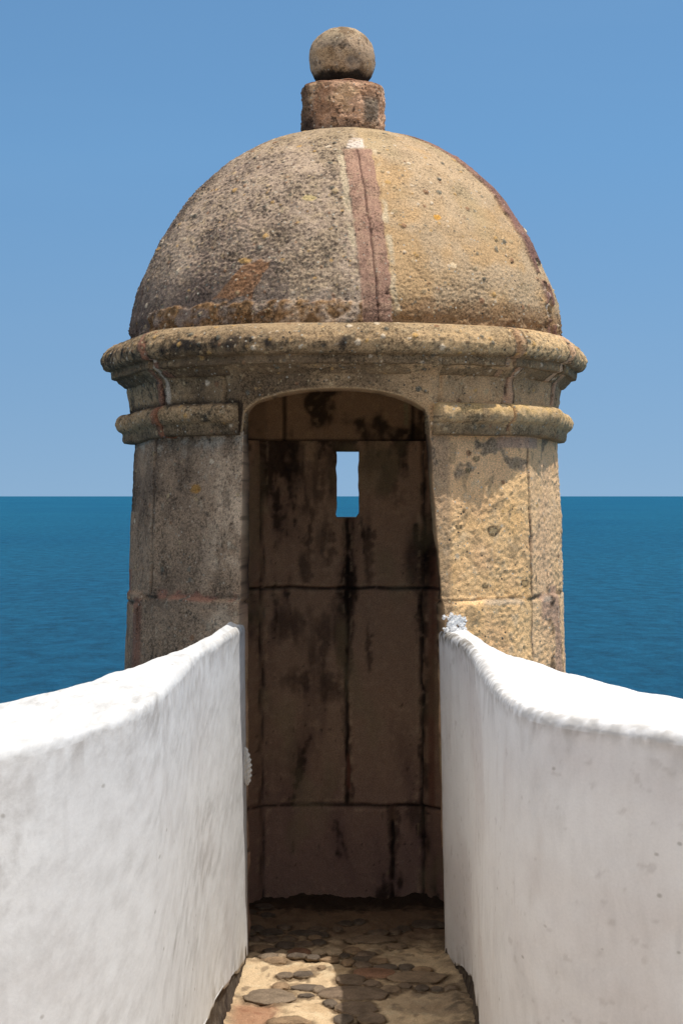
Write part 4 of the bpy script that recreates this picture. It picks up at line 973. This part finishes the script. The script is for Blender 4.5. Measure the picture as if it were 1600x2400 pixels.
# cobbles: (crop x, crop y, width, height, tone) measured in the enlarged detail of the doorway floor
COB = [(340, 735, 285, 90, 'g'), (826, 712, 380, 82, 'd'), (840, 800, 235, 78, 'd'), (935, 862, 155, 60, 'd'), (770, 865, 110, 60, 'k'), (450, 880, 240, 44, 'b'),
       (690, 772, 80, 44, 'k'), (548, 730, 100, 22, 'k'), (560, 680, 190, 30, 'k'), (400, 668, 90, 34, 'b'), (622, 684, 80, 36, 'g'), (530, 600, 115, 30, 'k'), (425, 606, 100, 32, 'g'),
       (808, 632, 165, 62, 'd'), (945, 592, 235, 56, 'r'), (940, 655, 108, 32, 'd'), (1215, 618, 320, 66, 'm'), (1135, 668, 78, 28, 'd'), (1235, 682, 82, 36, 'k'), (1325, 690, 72, 30, 'k'), (1410, 690, 80, 34, 'd'),
       (1020, 557, 140, 30, 'k'), (1140, 556, 90, 32, 'k'), (1240, 570, 110, 28, 'b'), (885, 545, 105, 38, 'd'), (890, 510, 120, 28, 'k'), (975, 520, 110, 30, 'b'), (905, 480, 120, 34, 'd'), (820, 455, 100, 28, 'b'), (780, 488, 60, 22, 'k'),
       (710, 460, 95, 40, 'l'), (625, 466, 90, 34, 'l'), (505, 466, 130, 40, 'r'), (402, 476, 76, 36, 'l'), (330, 492, 110, 36, 'g'), (590, 497, 85, 22, 'k'), (370, 515, 130, 34, 'b'), (690, 512, 110, 22, 'b'), (500, 488, 120, 20, 'k'), (800, 525, 80, 28, 'b'),
       (430, 425, 120, 40, 'k'), (530, 420, 120, 36, 'd'), (625, 408, 84, 30, 'k'), (345, 390, 90, 38, 'd'), (245, 388, 64, 36, 'd'), (280, 440, 140, 34, 'b'), (345, 460, 110, 30, 'k'), (600, 378, 80, 24, 'b'), (440, 385, 90, 26, 'd'),
       (545, 350, 190, 28, 'k'), (650, 362, 72, 24, 'k'), (345, 345, 130, 40, 'k'), (260, 322, 90, 30, 'k'), (420, 312, 80, 22, 'd'), (620, 326, 100, 26, 'd'), (735, 326, 66, 20, 'd'), (218, 345, 60, 26, 'd'),
       (975, 350, 130, 34, 'd'), (1075, 340, 76, 30, 'd'), (1125, 325, 90, 34, 'k'), (930, 390, 280, 44, 'm'), (1090, 432, 110, 28, 'm'), (1270, 295, 175, 48, 'k'), (785, 290, 90, 22, 'k'), (865, 282, 80, 26, 'k'), (1345, 300, 50, 22, 'k'),
       (225, 222, 60, 26, 'k'), (320, 240, 84, 20, 'k'), (300, 188, 110, 26, 'k'), (1395, 700, 50, 30, 'g'), (1050, 690, 110, 44, 'm'), (640, 560, 40, 16, 'b')]
def cobble_place(cx, cy, w_, h_):
    sy = 2050 + cy / 2.529; y = FPX * EYE / (sy - 1162); y = FPX * (EYE - float(floor_z(0, y))) / (sy - 1162)
    return (500 + cx / 2.529 - 800) / FPX * y, y, w_ / 2.529 / FPX * y / 2 * 1.1, min(h_ / 2.529 * y * y / (FPX * EYE) / 2, w_ / 2.529 / FPX * y)
def build_path():
    xs = np.arange(-.62, .63, .0065); ys = np.concatenate([np.arange(2.0, 5.7, .05), np.arange(5.7, 8.72, .0085)])
    X, Y = np.meshgrid(xs, ys, indexing='ij'); b0 = np.stack([X, Y, 0 * X], -1).astype(np.float32)
    Z = floor_z(X, Y) + fbm(b0, 5, 4, 901) * .012 + fbm(b0, (22, 12, 1), 4, 902) * .010 + fbm(b0, 60, 3, 903) * .004
    Z = Z + sst(.31, .37, np.abs(X)) * .012 * (Y < 7.4) + sst(8.36, 8.5, Y) * (.02 + .02 * fbm(b0, 14, 3, 905))
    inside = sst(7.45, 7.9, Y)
    P = np.stack([X, Y, Z], -1).astype(np.float32)
    n1 = fbm(b0, 5, 4, 911); n2 = fbm(b0, 22, 4, 912)
    c = np.broadcast_to(S(210, 184, 148), P.shape).copy()
    c = mixc3(c, S(196, 168, 132), sst(-.1, .4, n1)); c = mixc3(c, S(214, 194, 160), sst(.1, .5, n2) * .6)
    c = mixc3(c, S(136, 114, 90), sst(.1, .4, fbm(b0, (11, 9, 1), 4, 913)) * .7); c = mixc3(c, S(104, 88, 72), sst(.25, .45, fbm(b0, (24, 14, 1), 4, 914)) * .6)
    c = mixc3(c, S(128, 114, 98), sst(.02, .25, X) * sst(-.5, .2, n1) * .55)  # right half painted greyer, repeating the right parapet's shadow
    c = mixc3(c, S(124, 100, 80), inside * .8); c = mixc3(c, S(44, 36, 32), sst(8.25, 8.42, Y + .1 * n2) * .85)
    c = mixc3(c, S(150, 100, 76), band(X, -.27, .07, .03) * band(Y, 6.5, .16, .08) * .7)
    gap = np.zeros_like(X)                                 # dirt caught in the joints round the stones
    for (cx, cy, w_, h_, t_) in COB:
        x_, y_, a_, b_ = cobble_place(cx, cy, w_, h_)
        d_ = np.sqrt(((X - x_) / (a_ + .006)) ** 2 + ((Y - y_) / (b_ + .012)) ** 2) + .15 * n2
        gap = np.maximum(gap, 1 - sst(.95, 1.22, d_))
    c = mixc3(c, S(92, 74, 56), gap * .75 * sst(-.5, .1, n2 + .4))
    c = mixc3(c, S(70, 62, 52), sst(.30, .36, np.abs(X)) * sst(-.3, .3, n2) * .5)
    C = np.concatenate([np.clip(c, .01, .8), np.full(X.shape + (1,), .8)], -1)
    Q = P.copy(); Q[..., 2] = -.12
    V, F, C2 = shell(P, Q, C, C, None, nb=1)
    o = make_mesh("paving", V, F, C2, M_MORTAR); o['kind'] = 'structure'
    return o
paving = build_path()
TONE = dict(g=S(128, 112, 94), d=S(120, 103, 86), k=S(100, 88, 76), b=S(144, 120, 94), r=S(138, 104, 82), m=S(138, 118, 96), l=S(176, 154, 126))
def build_cobble(k, cx, cy, w_, h_, tone):
    sx = 500 + cx / 2.529; sy = 2050 + (cy + 0 * h_) / 2.529
    y = FPX * EYE / (sy - 1162); y = FPX * (EYE - float(floor_z(0, y))) / (sy - 1162); x = (sx - 800) / FPX * y
    a = w_ / 2.529 / FPX * y / 2 * 1.10; bdep = h_ / 2.529 * y * y / (FPX * EYE) / 2
    bdep = min(bdep * 1.0, a * 1.9); a = a * 1.0
    nu, nv = 44, 20
    u = np.linspace(0, 2 * pi, nu, endpoint=False); v = np.linspace(.03, pi - .03, nv); U, W = np.meshgrid(u, v, indexing='ij')
    n = np.stack([np.sin(W) * np.cos(U), np.sin(W) * np.sin(U), np.cos(W)], -1).astype(np.float32)
    e = 2.5
    sh = .98 + .20 * noise(n, 1.3, 1000 + k) + .10 * noise(n, 2.9, 1100 + k)
    hh = min(.010 + .05 * min(a, bdep), .018)
    rr = random.Random(k); an = rr.uniform(-.2, .2)
    px = n[..., 0] * a * sh; py = n[..., 1] * bdep * sh
    P = np.stack([px * cos(an) - py * sin(an) * .5, px * sin(an) * .5 + py * cos(an), np.sign(n[..., 2]) * np.abs(n[..., 2]) ** .7 * hh], -1)
    zf = float(floor_z(0, y))
    w0 = P + np.array([x, y, zf + .002]); P[..., 2] += fbm(w0.astype(np.float32), 40, 3, 1200) * .003
    m = fbm(w0.astype(np.float32), 24, 3, 1201)
    c = np.broadcast_to(TONE[tone], P.shape).copy(); c = mixc3(c, TONE[tone] * 1.35, sst(0, .4, m) * .6); c = mixc3(c, TONE[tone] * .6, sst(.1, .4, -m) * .6)
    c = mixc3(c, S(176, 152, 118), sst(.25, -.15, n[..., 2] + .2 * m) * .4)
    C = np.concatenate([np.clip(c, .01, .8), np.full(P.shape[:-1] + (1,), .8)], -1)
    V, F, Cc = grid_solid(P.astype(np.float32), C)
    o = make_mesh("cobblestone", V, F, Cc, M_COBBLE, paving); o.location = (x, y, zf + .002)
for k, q in enumerate(COB): build_cobble(k, *q)

# ------------------------------------------------------------------ terrace and bastion below (stands outside the frame, carries it all)
def prism(name, poly, z0, z1, mat, zb_scale=1.0):
    n = len(poly); V = [(x, y, z1) for x, y in poly] + [(x * zb_scale, y, z0) for x, y in poly]
    F = [tuple(range(n)), tuple(range(2 * n - 1, n - 1, -1))] + [(i, i + n, (i + 1) % n + n, (i + 1) % n) for i in range(n)]
    o = make_mesh(name, V, F, None, mat, smooth=False); o['kind'] = 'structure'; return o
outer = [(x + (-.0), y) for x, y in [(-6.0, 1.6), (-2.95, 2.8), (-1.6, 3.45), (-.85, 4.15), (-.62, 4.85), (-.47, 6.0), (-.40, 7.4), (-.40, 7.6), (.45, 7.6), (.44, 7.4), (.48, 6.3), (.65, 5.3), (.85, 4.7), (1.8, 3.8), (3.1, 3.0), (6.0, 1.9), (50, -12), (50, -60), (-50, -60), (-50, -12)]]
M_TERR = flat_mat("terrace_paving", (.60, .52, .42), .9, 3, .2)  # unseen terrace made pale and widened to bounce warm fill light
M_BAST = flat_mat("bastion_masonry", (.42, .38, .31), .95, 2.5, .3)
prism("terrace", outer, -.5, -.085, M_TERR)
prism("bastion", [(x * .998, y - .02) for x, y in outer], -24, -.52, M_BAST, 1.06)
terr_in = [(-6, 1.2), (-2.8, 2.3), (-1.4, 3.0), (-.82, 3.45), (-.62, 3.7), (-.50, 4.1), (-.44, 4.55), (-.43, 5.0), (.42, 5.0), (.46, 4.62), (.69, 4.22), (.95, 3.92), (1.6, 3.4), (3, 2.6), (6, 1.4), (49.8, -12.2), (49.8, -59.8), (-49.8, -59.8), (-49.8, -12.2)]
prism("terrace_paving", terr_in, -.08, -.012, M_TERR)
print("verts", sum(len(o.data.vertices) for o in scene.objects if o.type == 'MESH'))
